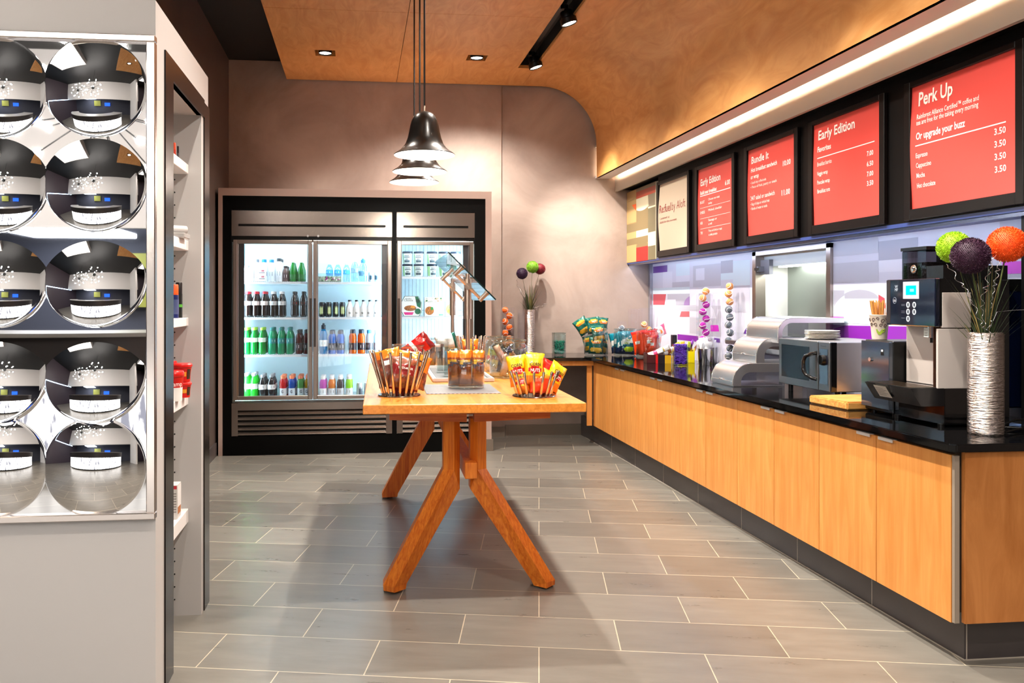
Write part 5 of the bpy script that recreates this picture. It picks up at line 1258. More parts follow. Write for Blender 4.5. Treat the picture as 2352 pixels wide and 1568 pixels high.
for k, (y0, y1, x0, zb, r, dep, hz) in enumerate(((5.085, 5.40, 2.345, ZC + .008, .118, .33, .02), (5.085, 5.42, 2.50, ZC + .150, .118, .36, .04), (5.0, 5.42, 2.60, ZC + .285, .095, .44, .055))):
    sh = lambda bm: (bmesh.ops.translate(bm, verts=bm.verts, vec=(-ox, -oy, -ZC)), bm)[1]
    bm, pr = roll(y0, y1, x0, zb, r, dep, hz)
    if k == 2: bm.free()
    else: pass
    seg = [(p[0], p[1]) for p in pr]
    if k < 2:
        bin_ = ob('roll_lid', sh(bm), m_case, t0)
        bm = B()
        for z in (zb + hz + .004,): box(bm, x0 - .003, x0, y0, y1, z, z + .003)
        tube(bm, [(x0 - .004, (y0 + y1) / 2 + d, zb + hz + (.004 if abs(d) > .024 else .012)) for d in (-.03, -.024, .024, .03)], .003, 6)
        ob('lid_grip', sh(bm), m_rim, bin_)
    else: # upper bin is an open arch of bands with clear fill
        bm, _ = roll(y0, y1, x0, zb, r, dep, hz); bin_ = ob('roll_lid', sh(bm), m_case, t0)
    # side arches: a band that follows the profile, and a clear sheet behind it
    for y in (y0 - .002, y1 + .002):
        bm = B(); bw = .055 if k < 2 else .03
        inner = [(x0 + bw, zb)] + [(x0 + bw, zb + hz)] + [(x0 + r - (r - bw) * math.cos(PI / 2 * i / 12), zb + hz + (r - bw) * math.sin(PI / 2 * i / 12)) for i in range(1, 13)] + [(x0 + dep, zb + hz + r - bw)]
        a = [[bm.verts.new((p[0], y + d, p[1])) for p in seg] for d in (-.002, .002)]; b = [[bm.verts.new((p[0], y + d, p[1])) for p in inner] for d in (-.002, .002)]
        for i in range(len(seg) - 1):
            for s in (0, 1): face(bm, [a[s][i], a[s][i + 1], b[s][i + 1], b[s][i]])
            face(bm, [a[0][i], a[0][i + 1], a[1][i + 1], a[1][i]]); face(bm, [b[0][i], b[0][i + 1], b[1][i + 1], b[1][i]])
        sd = ob('side_arch', sh(bm), m_case, bin_)
        bm = B(); tube(bm, [(p[0], y - .002, p[1]) for p in seg], .0028, 6); ob('edge_trim', sh(bm), m_rim, sd)
        bm = B(); face(bm, [bm.verts.new((p[0], y, p[1])) for p in inner] + [bm.verts.new((x0 + dep, y, zb))]); ob('clear_side', sh(bm), glass('case_clear%d%d' % (k, y > y0), (206, 206, 214), 1.), bin_, norm=False)
    bm = B(); box(bm, x0 + .006, x0 + dep, y0, y1, zb - .006, zb); ob('bin_floor', sh(bm), m_case, bin_)
bm = B()
box(bm, 2.66, 2.70, 5.10, 5.40, ZC, ZC + .144); box(bm, 2.82, 2.85, 5.10, 5.40, ZC, ZC + .278); box(bm, 2.36, 2.67, 5.1, 5.4, ZC, ZC + .003)
bmesh.ops.translate(bm, verts=bm.verts, vec=(-ox, -oy, -ZC)); ob('riser', bm, m_case, t0)
# microwave (door faces the room, side faces the camera)
pn = aZ(1907, 905, ZC)
mwx, mwy = 2.505, 4.37
# near front edge sits on the ray of pixel 1907; widths follow
def solve_near(px, X): return aX(px, 690, X).y
mwx = 2.53; yn = solve_near(1907, mwx); yfar = solve_near(1789, mwx)
zb_, zt_ = aX(1907, 901, mwx).z, aX(1907, 786.5, mwx).z
zb_ = max(zb_, ZC + .02)
W, Hh, Dp = yfar - yn, zt_ - zb_, .44
t = T('microwave', 'stainless steel microwave with black window and curved black handle', 'microwave', (mwx, yfar, zb_), -PI / 2)
ob('body', rbox(0, W, .035, Dp, 0, Hh, .004, 2), M('mw_steel', (204, 200, 198), .34, 1., bump=.015, bs=30, aniso=(60, 60, 1)), t)
ob('front_bezel', rbox(W * .985, W, .006, .04, 0, Hh, .002, 1), m_blackg, t)
dr = ob('door', rbox(0, W * .775, .0, .035, .0, Hh, .003, 1), M('mw_front', (128, 129, 132), .36, 1.), t)
bm = B(); bar(bm, W * .06, W * .62, Hh * .16, Hh * .87, -.001); ob('window', bm, M('window_black', (4, 4, 6), .14, spec=.12), dr, norm=False)
bm = B(); z0, z1, xh = Hh * .22, Hh * .76, W * .70
tube(bm, [(W * .755, -.0, z1), (W * .735, -.018, z1 - .004), (xh - .02, -.036, z1 - .02), (xh - .035, -.042, z1 - .05), (xh - .035, -.042, z0 + .05), (xh - .02, -.036, z0 + .02), (W * .735, -.018, z0 + .004), (W * .755, 0, z0)], .011, 10); ob('handle', bm, m_blackg, dr)
cpn = ob('control_panel', rbox(W * .79, W * .985, .0, .035, 0, Hh, .003, 1), MATS['mw_front'], t)
bm = B(); bar(bm, W * .81, W * .955, Hh * .14, Hh * .86, -.001); ob('display', bm, M('mw_panel', (16, 18, 34), .12, coat=.4), cpn, norm=False)
bm = B(); cyl(bm, (W * .885, 0, Hh * .63), (W * .885, -.022, Hh * .63), .030, .026, 28); box(bm, W * .885 - .004, W * .885 + .004, -.030, -.02, Hh * .63 - .02, Hh * .63 + .028); ob('dial', bm, m_black, cpn)
ob('lettering', txt([('Panasonic', W * .885, Hh * .90, .014, 'CENTER')]), M('mw_print', (40, 44, 60), .5), cpn, (0, -.0016, 0), norm=False)
for x in (.03, W - .03):
    for y in (.06, Dp - .04):
        bm = B(); cyl(bm, (x, y, ZC - zb_), (x, y, .002), .014, n=14); ob('foot', bm, m_black, t)
# paper plates on the microwave
pp = aZ(1888, 778, zt_)
first = None
c = Vector((mwx + .17, (yn + yfar) / 2, zt_ + .001))
px_c = aX(1888, 690, mwx + .17); c.y = px_c.y
for k in range(6):
    lab = f'white paper plate in the stack on the microwave, {ORD[k]} from the bottom'
    z = c.z + .0085 * k
    if first: dup(first, (c.x + RN.uniform(-.004, .004), c.y + RN.uniform(-.004, .004), z), None, lab); continue
    bm = B(); r = 37.5 * mpp(c); lathe(bm, [(0, 0), (r * .7, 0), (r * .85, .004), (r, .007), (r, .0085), (r * .84, .0062), (r * .69, .0025), (0, .0025)], 40)
    first = tag(ob('paper_plate', bm, M('plate_white', (240, 234, 224), .5), None, (c.x, c.y, z)), lab, 'plate', 'paper plates on the microwave')
# cutting board
bz = ZC + .042
bx0 = 2.318; by0 = 3.93
pL = aZ(1858, 906, bz); pF = aZ(1893, 902, bz)
bm = B(); a = Vector((2.425, 4.54)); 
pA, pB = aZ(1858, 907, bz), aZ(1979, 930, bz); pB.y = max(pB.y, 3.925); pC = Vector((pB.x + .34, pB.y + .03, 0)); pD = Vector((pA.x + .30, pA.y + .02, 0))
prism(bm, [(pA.x, pA.y), (pB.x, pB.y), (pC.x, pC.y), (pD.x, pD.y)], ZC + .002, bz)
bmesh.ops.bevel(bm, geom=list(bm.edges), offset=.006, segments=2, affect='EDGES')
tag(ob('cutting_board', bm, wood('board_wood', (196, 120, 50), (236, 180, 100), (3, 22, 22), 2.2, .4, dist=.8)), 'thick wooden cutting board lying on the counter before the microwave', 'cutting board')
# black milk cooler
bx = 2.47; y1 = solve_near(1978, bx); y0 = solve_near(2046, bx)
zt2 = aX(2030, 783, bx).z
t = T('milk_cooler', 'dark glossy countertop milk cooler left of the coffee machine', 'cooler', (bx, y1, ZC), -PI / 2)
W2 = .22
ob('body', rbox(0, W2, .02, .335, .012, zt2 - ZC, .004, 1), m_black, t)
dr = ob('door', rbox(0, W2, 0, .02, .03, zt2 - ZC - .004, .002, 1), M('cooler_glass', (52, 60, 72), .08, .2, coat=1.), t)
bm = B(); cyl(bm, (W2 * .36, 0, .26), (W2 * .36, -.008, .26), .010, n=16); ob('lock', bm, m_chrome, dr)
bm = B(); bar(bm, W2 * .72, W2 * .82, .285, .315, -.001); bar(bm, W2 * .735, W2 * .805, .302, .312, -.0016, 1); ob('badge', bm, [m_black, M('badge_pale', (200, 204, 214), .4)], dr, norm=False)
for x in (.03, W2 - .03):
    for y in (.05, .31):
        bm = B(); cyl(bm, (x, y, 0), (x, y, .014), .012, n=10); ob('foot', bm, m_black, t)
# paper cup of stir sticks on the cooler
c = Vector((bx + .10, aX(2020, 690, bx + .10).y, zt2 + .001)); s = mpp(c); r = 21 * s; h = 54 * s
t = T('paper_cup', 'printed paper cup with swirls and a green cup drawing, on the milk cooler', 'cup', c, -.55)
bm = B(); lathe(bm, [(0, .002), (r * .74, .002), (r * .74, 0), (r * .75, 0), (r, h), (r * 1.03, h + .002), (r * 1.0, h + .004), (r * .97, h), (r * .72, .006), (0, .006)], 32); ob('cup_body', bm, M('cup_paper', (224, 212, 196), .6), t)
def oncup(pts): return [(math.sin(a) * (r * (.75 + .25 * z / h) + .0012), -math.cos(a) * (r * (.75 + .25 * z / h) + .0012), z) for a, z in pts]
bm = B()
for a0, z0, rr, sg in ((-.7, .8, .22, 1), (-.2, .86, .16, -1), (.3, .75, .24, 1), (.75, .85, .16, -1), (-.45, .6, .2, -1), (.1, .58, .18, 1), (.6, .55, .2, 1), (-1.0, .6, .2, 1), (1.1, .7, .2, -1), (-1.3, .8, .2, -1)):
    tube(bm, oncup([(a0 + sg * (rr * (1 - i / 18)) * math.cos(i * .5), h * z0 + rr * (1 - i / 18) * math.sin(i * .5) * h * .5) for i in range(14)]), .0016, 5, mi=0)
g1 = oncup([(-.42, h * .42), (.38, h * .42), (.30, h * .28), (.14, h * .19), (-.14, h * .19), (-.32, h * .28)])
face(bm, [bm.verts.new(Vector(q) * 1.0 + Vector((q[0] * .02, q[1] * .02, 0))) for q in g1], 1)
tube(bm, oncup([(.36, h * .40), (.58, h * .42), (.60, h * .34), (.32, h * .28)]), .003, 6, mi=1)
ob('print', bm, [M('cup_brown', (84, 54, 50), .6), M('cup_green', (140, 170, 40), .6)], t, norm=False)
R = random.Random(3)
for k in range(40):
    a = R.uniform(0, 2 * PI); d = R.uniform(.15, .90) * r * .72
    b = Vector((d * math.cos(a) * .8, d * math.sin(a) * .8, .008)); e = Vector((d * math.cos(a) * 1.75 - .008, d * math.sin(a) * 1.6, h + .064 + R.uniform(-.006, .012)))
    bm = B(); v = (e - b).normalized(); sd = v.cross(Vector((math.cos(a * 3 + k), math.sin(a * 3 + k), 0))).normalized() * .0034; nn = v.cross(sd).normalized() * .0008
    vs = [bm.verts.new(q + i * sd + j * nn) for q in (b, e) for i in (-1, 1) for j in (-1, 1)]
    for q in ((0, 1, 3, 2), (4, 6, 7, 5), (0, 4, 5, 1), (2, 3, 7, 6), (0, 2, 6, 4), (1, 5, 7, 3)): face(bm, [vs[i] for i in q])
    bmesh.ops.translate(bm, verts=bm.verts, vec=(0, 0, 0))
    o = ob('stir_stick', bm, M('stir_wood', (226, 160, 84), .6), None, c); tag(o, 'thin wooden stir stick in the printed paper cup', 'stir stick', 'stir sticks in the paper cup')
# coffee machine
cx_, cyn = 2.465, 3.353
cyf = aX(2042, 690, cx_).y; W3 = cyf - cyn
t = T('coffee_machine', 'pale grey coffee machine with black touch panel and bean hoppers', 'coffee machine', (cx_, cyf, ZC), -PI / 2)
zq = lambda y: aX(2155, y, cx_).z - ZC
zb3, zd0, zd1, zs = zq(893), zq(748.5), zq(638.5), zq(671)
m_cm = M('machine_pale', (200, 190, 184), .35); m_cmk = M('machine_black', (14, 14, 16), .25)
ob('body', rbox(0, W3 * .83, .085, .17, zb3, zd0, .003, 1), m_cm, t)
bm = B(); box(bm, W3 * .965, W3, .0, .155, zb3, zd0 - .012); box(bm, W3 * .965, W3, .02, .155, zd0 - .008, zs); bmesh.ops.bevel(bm, geom=list(bm.edges), offset=.002, segments=1, affect='EDGES'); ob('side_panel', bm, m_cm, t)
ob('rear_housing', rbox(0.002, W3 - .004, .17, .34, .0, zd1 - .004, .004, 1), m_cmk, t)
bm = B(); box(bm, 0.0, W3 - .001, .012, .17, zd0, zd1 - .002); box(bm, W3 * .83, W3 * .965, .16, .17, zb3, zd0); box(bm, W3 * .86, W3 * .88, .04, .16, zb3 + .02, zb3 + .03); ob('upper_housing', bm, m_cmk, t)
bm = B(); box(bm, W3 * .83, W3 * .835, .02, .16, zb3, zd0); box(bm, W3 * .83, W3 * .965, .155, .159, zb3, zd0); ob('spout_recess', bm, M('recess_bronze', (120, 84, 70), .25, .8), t)
dp = ob('display_panel', rbox(0, W3, -.012, .012, zd0 - .004, zd1, .003, 1), M('machine_glass', (10, 16, 34), .05, coat=1.), t)
hd = zd1 - zd0
U = lambda x: W3 * (x - 120) / (1105 - 120); V_ = lambda y: zd1 - hd * (y - 190) / (1100 - 190)
bm = B(); bar(bm, U(120), U(205), V_(1085), V_(200), -.0125); ob('side_stripe', bm, M('stripe_brown', (40, 28, 28), .3), dp, norm=False)
bm = B(); bar(bm, U(475), U(800), V_(582), V_(240), -.0128); ob('label_plate', bm, M('screen_plate', (176, 180, 190), .3), dp, norm=False)
bm = B(); bar(bm, U(535), U(745), V_(505), V_(318), -.0132); ob('screen', bm, E('screen_cyan', (10, 240, 240), 1.1), dp, norm=False)
bm = B(); bar(bm, U(620), U(700), V_(440), V_(385), -.0135); ob('screen_text', bm, E('screen_white', (150, 255, 255), 1.2), dp, norm=False)
bm = B()
for x, y in ((580, 700), (705, 700), (580, 838), (705, 838), (580, 978)):
    tube(bm, [(U(x) + .0085 * math.cos(a * PI / 10) * 1.0, -.0132, V_(y) + .0115 * math.sin(a * PI / 10)) for a in range(20)], .0018, 6, closed=True)
ob('button_rings', bm, E('ring_white', (255, 255, 255), 1.3), dp, norm=False)
ob('lettering', txt([('W', U(335), V_(362), .020, 'CENTER', 1), ('MF', U(335), V_(425), .019, 'CENTER', 1), ('SBS', U(300), V_(640), .014, 'CENTER', 1)]), M('panel_print', (190, 194, 204), .5), dp, (0, -.0130, 0), norm=False)
bm = B(); tube(bm, [(U(300) + .012 * math.cos(a * PI / 10), -.0130, V_(615) + .014 * math.sin(a * PI / 10)) for a in range(20)], .0012, 5, closed=True)
for y in (690, 715, 825, 858, 965): bar(bm, U(440), U(515), V_(y + 5), V_(y), -.0130)
ob('printed_marks', bm, M('panel_mark', (120, 126, 140), .5), dp, norm=False)
x0, x1 = U(705), U(1000); bm = B(); cyl(bm, ((x0 + x1) / 2, .045, V_(1340)), ((x0 + x1) / 2, .045, V_(1115)), .026, n=28); sp = ob('spout', bm, m_chrome, t)
bm = B(); box(bm, (x0 + x1) / 2 - .026, (x0 + x1) / 2 + .004, .016, .02, V_(1330), V_(1140)); ob('spout_label', bm, M('sticker_pale', (216, 224, 222), .5), sp)
ob('lettering', txt([('PLACE', (x0 + x1) / 2 - .011, V_(1205), .0085, 'CENTER'), ('CUP', (x0 + x1) / 2 - .011, V_(1262), .010, 'CENTER'), ('HERE', (x0 + x1) / 2 - .011, V_(1310), .0075, 'CENTER')]), m_txtd, sp, (0, .0155, 0), norm=False)
bm = B(); cyl(bm, ((x0 + x1) / 2 - .006, .045, V_(1440)), ((x0 + x1) / 2 - .006, .045, V_(1340)), .012, n=14); cyl(bm, ((x0 + x1) / 2 + .016, .06, V_(1560)), ((x0 + x1) / 2 + .016, .06, V_(1340)), .009, n=14); ob('nozzle', bm, m_black, sp)
bm = B(); tube(bm, [(W3 * .90, .06, zd0 - .04), (W3 * .905, .05, zd0 - .10), (W3 * .925, .045, zd0 - .17), (W3 * .925, .045, zd0 - .185)], .004, 8); ob('steam_wand', bm, m_chrome, t)
# drip tray with sloping front, card sign on it
tz1, tz0 = zb3, zb3 - .075
bm = B(); prism(bm, [(-.125, tz1 + .002), (.03, tz1 + .002), (.03, tz0), (-.075, tz0)], .005, W3 + .0, 'x'); tr_ = ob('drip_tray', bm, m_cmk, t)
bm = B(); box(bm, .012, W3 - .006, -.118, .012, tz1 + .002, tz1 + .004)
for i in range(16): box(bm, .02 + i * (W3 - .04) / 16, .02 + (i + .55) * (W3 - .04) / 16, -.112, .008, tz1 + .004, tz1 + .006, 1)
ob('drip_grid', bm, [m_black, M('grid_steel', (150, 130, 110), .25, 1.)], tr_)
d = Vector((0, .05, -(tz1 - tz0 + .002))).normalized()
bm = B(); q0 = Vector((W3 * .22, -.1262, tz1 - .006)); e1 = Vector((W3 * .27, 0, 0)); dd = d * .062; nrm_ = Vector((0, -d.z, d.y)).normalized() * -.001
for f in (0, 1): 
    vs = [q0, q0 + e1, q0 + e1 + dd, q0 + dd]; face(bm, [bm.verts.new(v + nrm_ * (f * .6 + .3)) for v in vs], 0)
for k in range(5):
    a = q0 + d * (.012 + .009 * k) + Vector((.008, 0, 0)) + nrm_ * 2.2
    L_ = W3 * (.22 if k % 2 else .16)
    face(bm, [bm.verts.new(v) for v in (a, a + Vector((L_, 0, 0)), a + Vector((L_, 0, 0)) + d * .002, a + d * .002)], 1)
ob('notice_card', bm, [M('card_pale', (206, 198, 186), .6), M('card_ink', (110, 104, 100), .6)], tr_, norm=False)
bm = B()
for x in (.02, W3 - .02):
    for y in (.03, .31):
        b2 = B(); cyl(b2, (x, y, 0), (x, y, .014), .014, n=12); ob('foot', b2, m_black, t)
box(bm, .0, W3, .03, .17, .012, tz1); ob('base', bm, m_blackg, t)
# hoppers
zh0 = zd1 - .004
for k, (x0, x1, y0, y1) in enumerate(((W3 * .10, W3 * .62, .04, .19), (W3 * .10, W3 * .62, .21, .33))):
    bm = B(); box(bm, x0, x1, y0, y1, zh0, zh0 + .135); bmesh.ops.bevel(bm, geom=list(bm.edges), offset=.004, segments=1, affect='EDGES'); hp = ob('bean_hopper', bm, glass('hopper%d' % k, (150, 146, 150), .8), t, norm=False)
    bm = B(); box(bm, x0 + .006, x1 - .006, y0 + .006, y1 - .006, zh0 + .004, zh0 + .08); ob('beans', bm, M('coffee_beans', (22, 14, 12), .4, bump=1., bs=120), hp)
    bm = B(); box(bm, x0 - .003, x1 + .003, y0 - .003, y1 + .003, zh0 + .135, zh0 + .15); ob('hopper_lid', bm, m_cmk, hp)
    bm = B(); ball(bm, ((x0 + x1) / 2 , y0 - .002, zh0 + .05), .02, 16, 8, sy=.25); ob('hopper_knob', bm, m_chrome, hp)
bm = B(); box(bm, W3 * .66, W3 - .006, .03, .33, zh0, zh0 + .06); ob('grinder_cover', bm, m_cmk, t)
# dark appliance at the right
t = T('water_chiller', 'dark blue glossy appliance box behind the big silver vase', 'appliance', (2.816, 3.42, ZC))
ob('body', rbox(0, .22, 0, .38, .07, aX(2320, 642, 2.9).z - ZC, .006, 1), M('chiller_navy', (8, 16, 44), .12, coat=.8), t)
ob('top_band', rbox(-.002, .222, -.003, .38, .585, .64, .003, 1), m_black, t)
for x in (.02, .2):
    for y in (.03, .35):
        bm = B(); cyl(bm, (x, y, 0), (x, y, .072), .012, n=10); ob('foot', bm, m_black, t)
for k, pts in enumerate(([(2.62, 3.2, .006), (2.70, 3.26, .02), (2.78, 3.30, .03), (2.95, 3.38, .02)], [(2.60, 3.14, .006), (2.70, 3.2, .006), (2.80, 3.24, .006), (2.9, 3.36, .006)], [(2.66, 3.3, .006), (2.74, 3.24, .006), (2.8, 3.16, .006), (2.92, 3.12, .006)])):
    bm = B(); tube(bm, [(a, b, ZC + .006 + c) for a, b, c in pts], .0045, 8); tag(ob('power_cable', bm, m_black), 'thin black cable on the counter behind the big vase, ' + ('rising', 'middle', 'crossing')[k] + ' one', 'cable', 'cables behind the vase')
bm = rbox(0, .22, 0, .10, 0, .004, .001, 1); tag(ob('paper_mat', bm, M('mat_blue', (120, 150, 210), .3), None, (2.66, 3.36, ZC + .0005)), 'pale blue sheet on the counter behind the big vase', 'paper')
# ---------- vases with pompom flowers ----------
def pom_bm(r, n, seed):
    bm = B(); R = random.Random(seed); ball(bm, (0, 0, 0), r * .92, 28, 18)
    for i in range(n):
        z = 1 - 2 * (i + .5) / n; a = i * 2.39996; q = math.sqrt(1 - z * z); d = Vector((q * math.cos(a), q * math.sin(a), z))
        u = d.orthogonal().normalized(); u.rotate(Matrix.Rotation(R.uniform(0, 6.28), 3, d)); v = d.cross(u); w = r * 1.5 / math.sqrt(n) * 1.5
        o = d * r * R.uniform(.955, 1.02); t_ = d * r * .88
        q4 = [t_ - u * w * .35, o + v * w * .55 - d * r * .03, o + u * w * .2 + d * r * .03, o - v * w * .55 - d * r * .02]
        vs = [bm.verts.new(k) for k in q4]; face(bm, vs[:3]); face(bm, [vs[0], vs[2], vs[3]])
    return bm
def vase(name, lab, p, r, h, mat, rib):
    t = T(name, lab, 'vase', p)
    bm = B(); n = rib; pr = [(0, 0), (r * .93, 0), (r * .97, .004)]
    R = random.Random(4)
    for i in range(n + 1): pr.append((r * (1 + (.012 if i % 2 else -.006) * R.uniform(.4, 1.5)), .008 + (h - .008) * i / n))
    pr += [(r * .94, h), (r * .93, h * .3), (0, h * .29)]
    lathe(bm, pr, 40); ob('vase_body', bm, mat, t); return t
m_vs = M('vase_foil', (206, 196, 190), .24, 1., bump=.9, bs=1., aniso=(26, 26, 190))
def flower(lab, base, top, r, col, n, seed, grp, sq=1.):
    t = T('pompom_flower', lab, 'flower', base, 0, grp)
    d = Vector(top) - Vector(base)
    o = ob('pompom', pom_bm(r, n, seed), M('petal' + str(col), col, .6), t, d, sharp=9, norm=False)
    bm = B(); tube(bm, [(0, 0, 0), d * .5 + Vector((d.x * -.12, 0, 0)), d * (1 - r * .8 / d.length)], .0016 if r < .07 else .003, 6); ob('stem', bm, M('stem_green', (70, 84, 40), .5), t)
def grass(lab, p, h, spread, n, seed, rr):
    bm = B(); R = random.Random(seed)
    for i in range(n):
        a = R.uniform(0, 2 * PI); b = Vector((math.cos(a), math.sin(a), 0)); L = h * R.uniform(.45, 1.0); sp = spread * R.uniform(.1, 1) ** 1.2
        w = rr * R.uniform(.6, 1.2); sd = Vector((-b.y, b.x, 0))
        pts = [b * (.014 + sp * (max(0, k / 6 - .3) / .7) ** 1.5) + Vector((0, 0, L * (k / 6) * (1 - .12 * (k / 6) * sp / spread))) for k in range(7)]
        prev = None
        for k, q in enumerate(pts):
            ww = w * (1 - (k / 6) ** 2) + .0003; pr2 = (bm.verts.new(q - sd * ww), bm.verts.new(q + sd * ww * .9 + b * ww * .5))
            if prev: face(bm, [prev[0], prev[1], pr2[1], pr2[0]], 1 if i % 5 == 0 else 0, True)
            prev = pr2
    o = ob('ornamental_grass', bm, [M('grass_dark', (46, 62, 34), .5), M('grass_gold', (146, 126, 70), .5)], None, p, sharp=9, norm=False)
    tag(o, lab, 'grass', None, 'stuff')
def curl(lab, base, pts, r, loops, grp, seed):
    R = random.Random(seed); bm = B(); P = []
    n = 70; pts = [Vector(q) for q in pts]
    for i in range(n):
        f = i / (n - 1); k = min(int(f * (len(pts) - 1)), len(pts) - 2); g = f * (len(pts) - 1) - k
        q = pts[k].lerp(pts[k + 1], g); a = f * loops * 2 * PI
        amp = r * (.25 + .75 * abs(math.sin(f * 5.1 + seed)))
        P.append(q + Vector((math.cos(a) * amp, math.sin(a) * amp * .6, math.sin(a * .5 + seed) * amp * .7)))
    tube(bm, P, .0013 if r > .008 else .0006, 5); tag(ob('curly_wire', bm, M('silver_wire', (236, 236, 240), .2, .9), None, base), lab, 'decoration', grp)
p1 = cp(1214.5, 812); p1 = Vector((p1.x, 8.44, ZC)); s1 = mpp(p1)
vase('silver_vase', 'slim ribbed silver vase by the back wall with three small pompoms', p1, 12.3 * s1, 102 * s1, m_vs, 30)
zt1 = ZC + 101 * s1; bt = Vector((p1.x, p1.y, zt1 - .14))
def at(px, py, Y): return aY(px, py, Y)
flower('small lime green pompom flower in the slim vase, tallest of its three', bt, at(1223, 613, 8.42), .0630, (120, 170, 40), 800, 1, 'small pompom flowers')
flower('small dark purple pompom flower on the left in the slim vase', bt, at(1199, 628, 8.41), .0585, (46, 18, 52), 800, 2, 'small pompom flowers')
flower('small crimson pompom flower on the right in the slim vase', bt, at(1240, 617.5, 8.47), .0575, (120, 20, 36), 800, 3, 'small pompom flowers')
grass('tuft of dark slender grass in the slim silver vase', bt, .44, .13, 110, 8, .004)
curl('curly silver wire beside the purple pompom of the slim vase', bt, [(0, 0, .1), (-.05, 0, .25), (-.12, 0, .38), (-.135, -.01, .47)], .012, 5, None, 2)
curl('curly silver wire sticking out right of the slim vase', bt, [(0, 0, .1), (.04, 0, .17), (.12, 0, .18), (.17, 0, .20)], .012, 6, None, 3)
p2 = cp(2264, 996); s2 = mpp(p2)
vase('silver_vase', 'big textured silver vase on the near end of the counter', p2, 36.6 * s2, 233 * s2, m_vs, 44)
zt2v = ZC + 232 * s2; bt = Vector((p2.x, p2.y, zt2v - .20))
GP = 'big pompom flowers'
flower('big lime green pompom flower, highest left in the big silver vase', bt, aY(2191, 568, 3.22), 37 * s2, (150, 190, 24), 1700, 11, GP)
flower('big dark purple pompom flower in the middle of the big vase', bt, aY(2229, 587, 3.12), 41 * s2, (52, 16, 44), 1800, 12, GP)
flower('big orange pompom flower on the right of the big silver vase', bt, aY(2313, 561, 3.16), 41 * s2, (246, 92, 18), 1800, 13, GP)
grass('tuft of long green grass in the big silver vase', bt, .52, .15, 110, 18, .0032)
dx = lambda px, py: aY(px, py, 3.14) - bt
curl('curly silver wire winding up the left of the big vase', bt, [dx(2262, 760), dx(2236, 700), dx(2212, 655), dx(2172, 605)], .009, 7, 'curly wires in the big vase', 1)
curl('curly silver wire looping up the middle of the big vase', bt, [dx(2262, 762), dx(2255, 700), dx(2268, 640), dx(2282, 590)], .012, 8, 'curly wires in the big vase', 2)
curl('curly silver wire tight against the orange pompom stem', bt, [dx(2272, 762), dx(2276, 700), dx(2286, 650), dx(2296, 600)], .009, 9, 'curly wires in the big vase', 4)
bm = B(); tube(bm, [(0, 0, .18), dx(2290, 716), dx(2330, 712), dx(2360, 711)], .0012, 5); tag(ob('curly_wire', bm, MATS['silver_wire'], None, bt), 'straight silver wire sticking out right of the big vase', 'decoration', 'curly wires in the big vase')
# ---------- menu signs ----------
m_fr = M('menu_frame', (16, 10, 9), .35, spec=.2)
m_redp = M('menu_red', (220, 74, 66), .34, spec=.5)
m_beige = M('menu_beige', (214, 196, 172), .4)
def sign(lab, ya, yb, mat, items, rules, mt, bow=.012):
    z0, z1 = 1.862, 2.478; w = ya - yb; h = z1 - z0
    t = T('menu_board', lab, 'menu sign', (2.80, ya, z0), -PI / 2, 'menu signs above the counter')
    bm = B(); f = .045
    for a in ((-f, 0, -.055, h + .03), (w, w + f, -.055, h + .03), (0, w, -.055, 0), (0, w, h, h + .03)): box(bm, a[0], a[1], -.022, 0, a[2], a[3])
    bmesh.ops.bevel(bm, geom=list(bm.edges), offset=.003, segments=1, affect='EDGES'); ob('frame', bm, m_fr, t)
    cv = lambda x, z: -.006 - bow * math.sin(PI * min(1, max(0, z / h))) ** 1.5 * (1 - min(1, max(0, x / w)) * .8)
    bm = B(); nx, nz = 6, 14
    g = [[bm.verts.new((w * i / nx, cv(w * i / nx, h * j / nz), h * j / nz)) for j in range(nz + 1)] for i in range(nx + 1)]
    for i in range(nx):
        for j in range(nz): face(bm, [g[i][j], g[i + 1][j], g[i + 1][j + 1], g[i][j + 1]], 0, True)
    po = ob('poster', bm, mat, t, norm=False)
    bm = txt([(s, x * w, z * h, sz * h, al, xs * w, wt) for s, x, z, sz, al, xs, wt in items])
    for x0, x1, z, th in rules:
        for k in range(8):
            a, b = (x0 + (x1 - x0) * k / 8) * w, (x0 + (x1 - x0) * (k + 1) / 8) * w
            quad(bm, [(a, 0, z * h), (b, 0, z * h), (b, 0, (z + th) * h), (a, 0, (z + th) * h)])
    for v in bm.verts: v.co.y = cv(v.co.x, v.co.z) - .0015
    ob('lettering', bm, mt, po, norm=False)
Lf, Rt = 'LEFT', 'RIGHT'
tM = m_txtw; tB = M('lettering_thin', (255, 214, 196), .5)
def FW(rows): return [(s, x, z, sz, al, -wd, wt) for s, x, z, sz, al, wd, wt in rows]
sign('beige framed sign reading Re:fuel, leftmost of the framed signs', 7.597, 6.909, m_beige, FW([('Re:fuel', .03, .565, .17, Lf, .40, .012), ('by Aloft', .465, .565, .17, Lf, .44, -.008), ('Located at', .06, .465, .05, Lf, .34, 0), ('Aloft for the moment', .06, .405, .05, Lf, .58, 0)]), [], M('lettering_brick', (160, 76, 70), .5), .016)
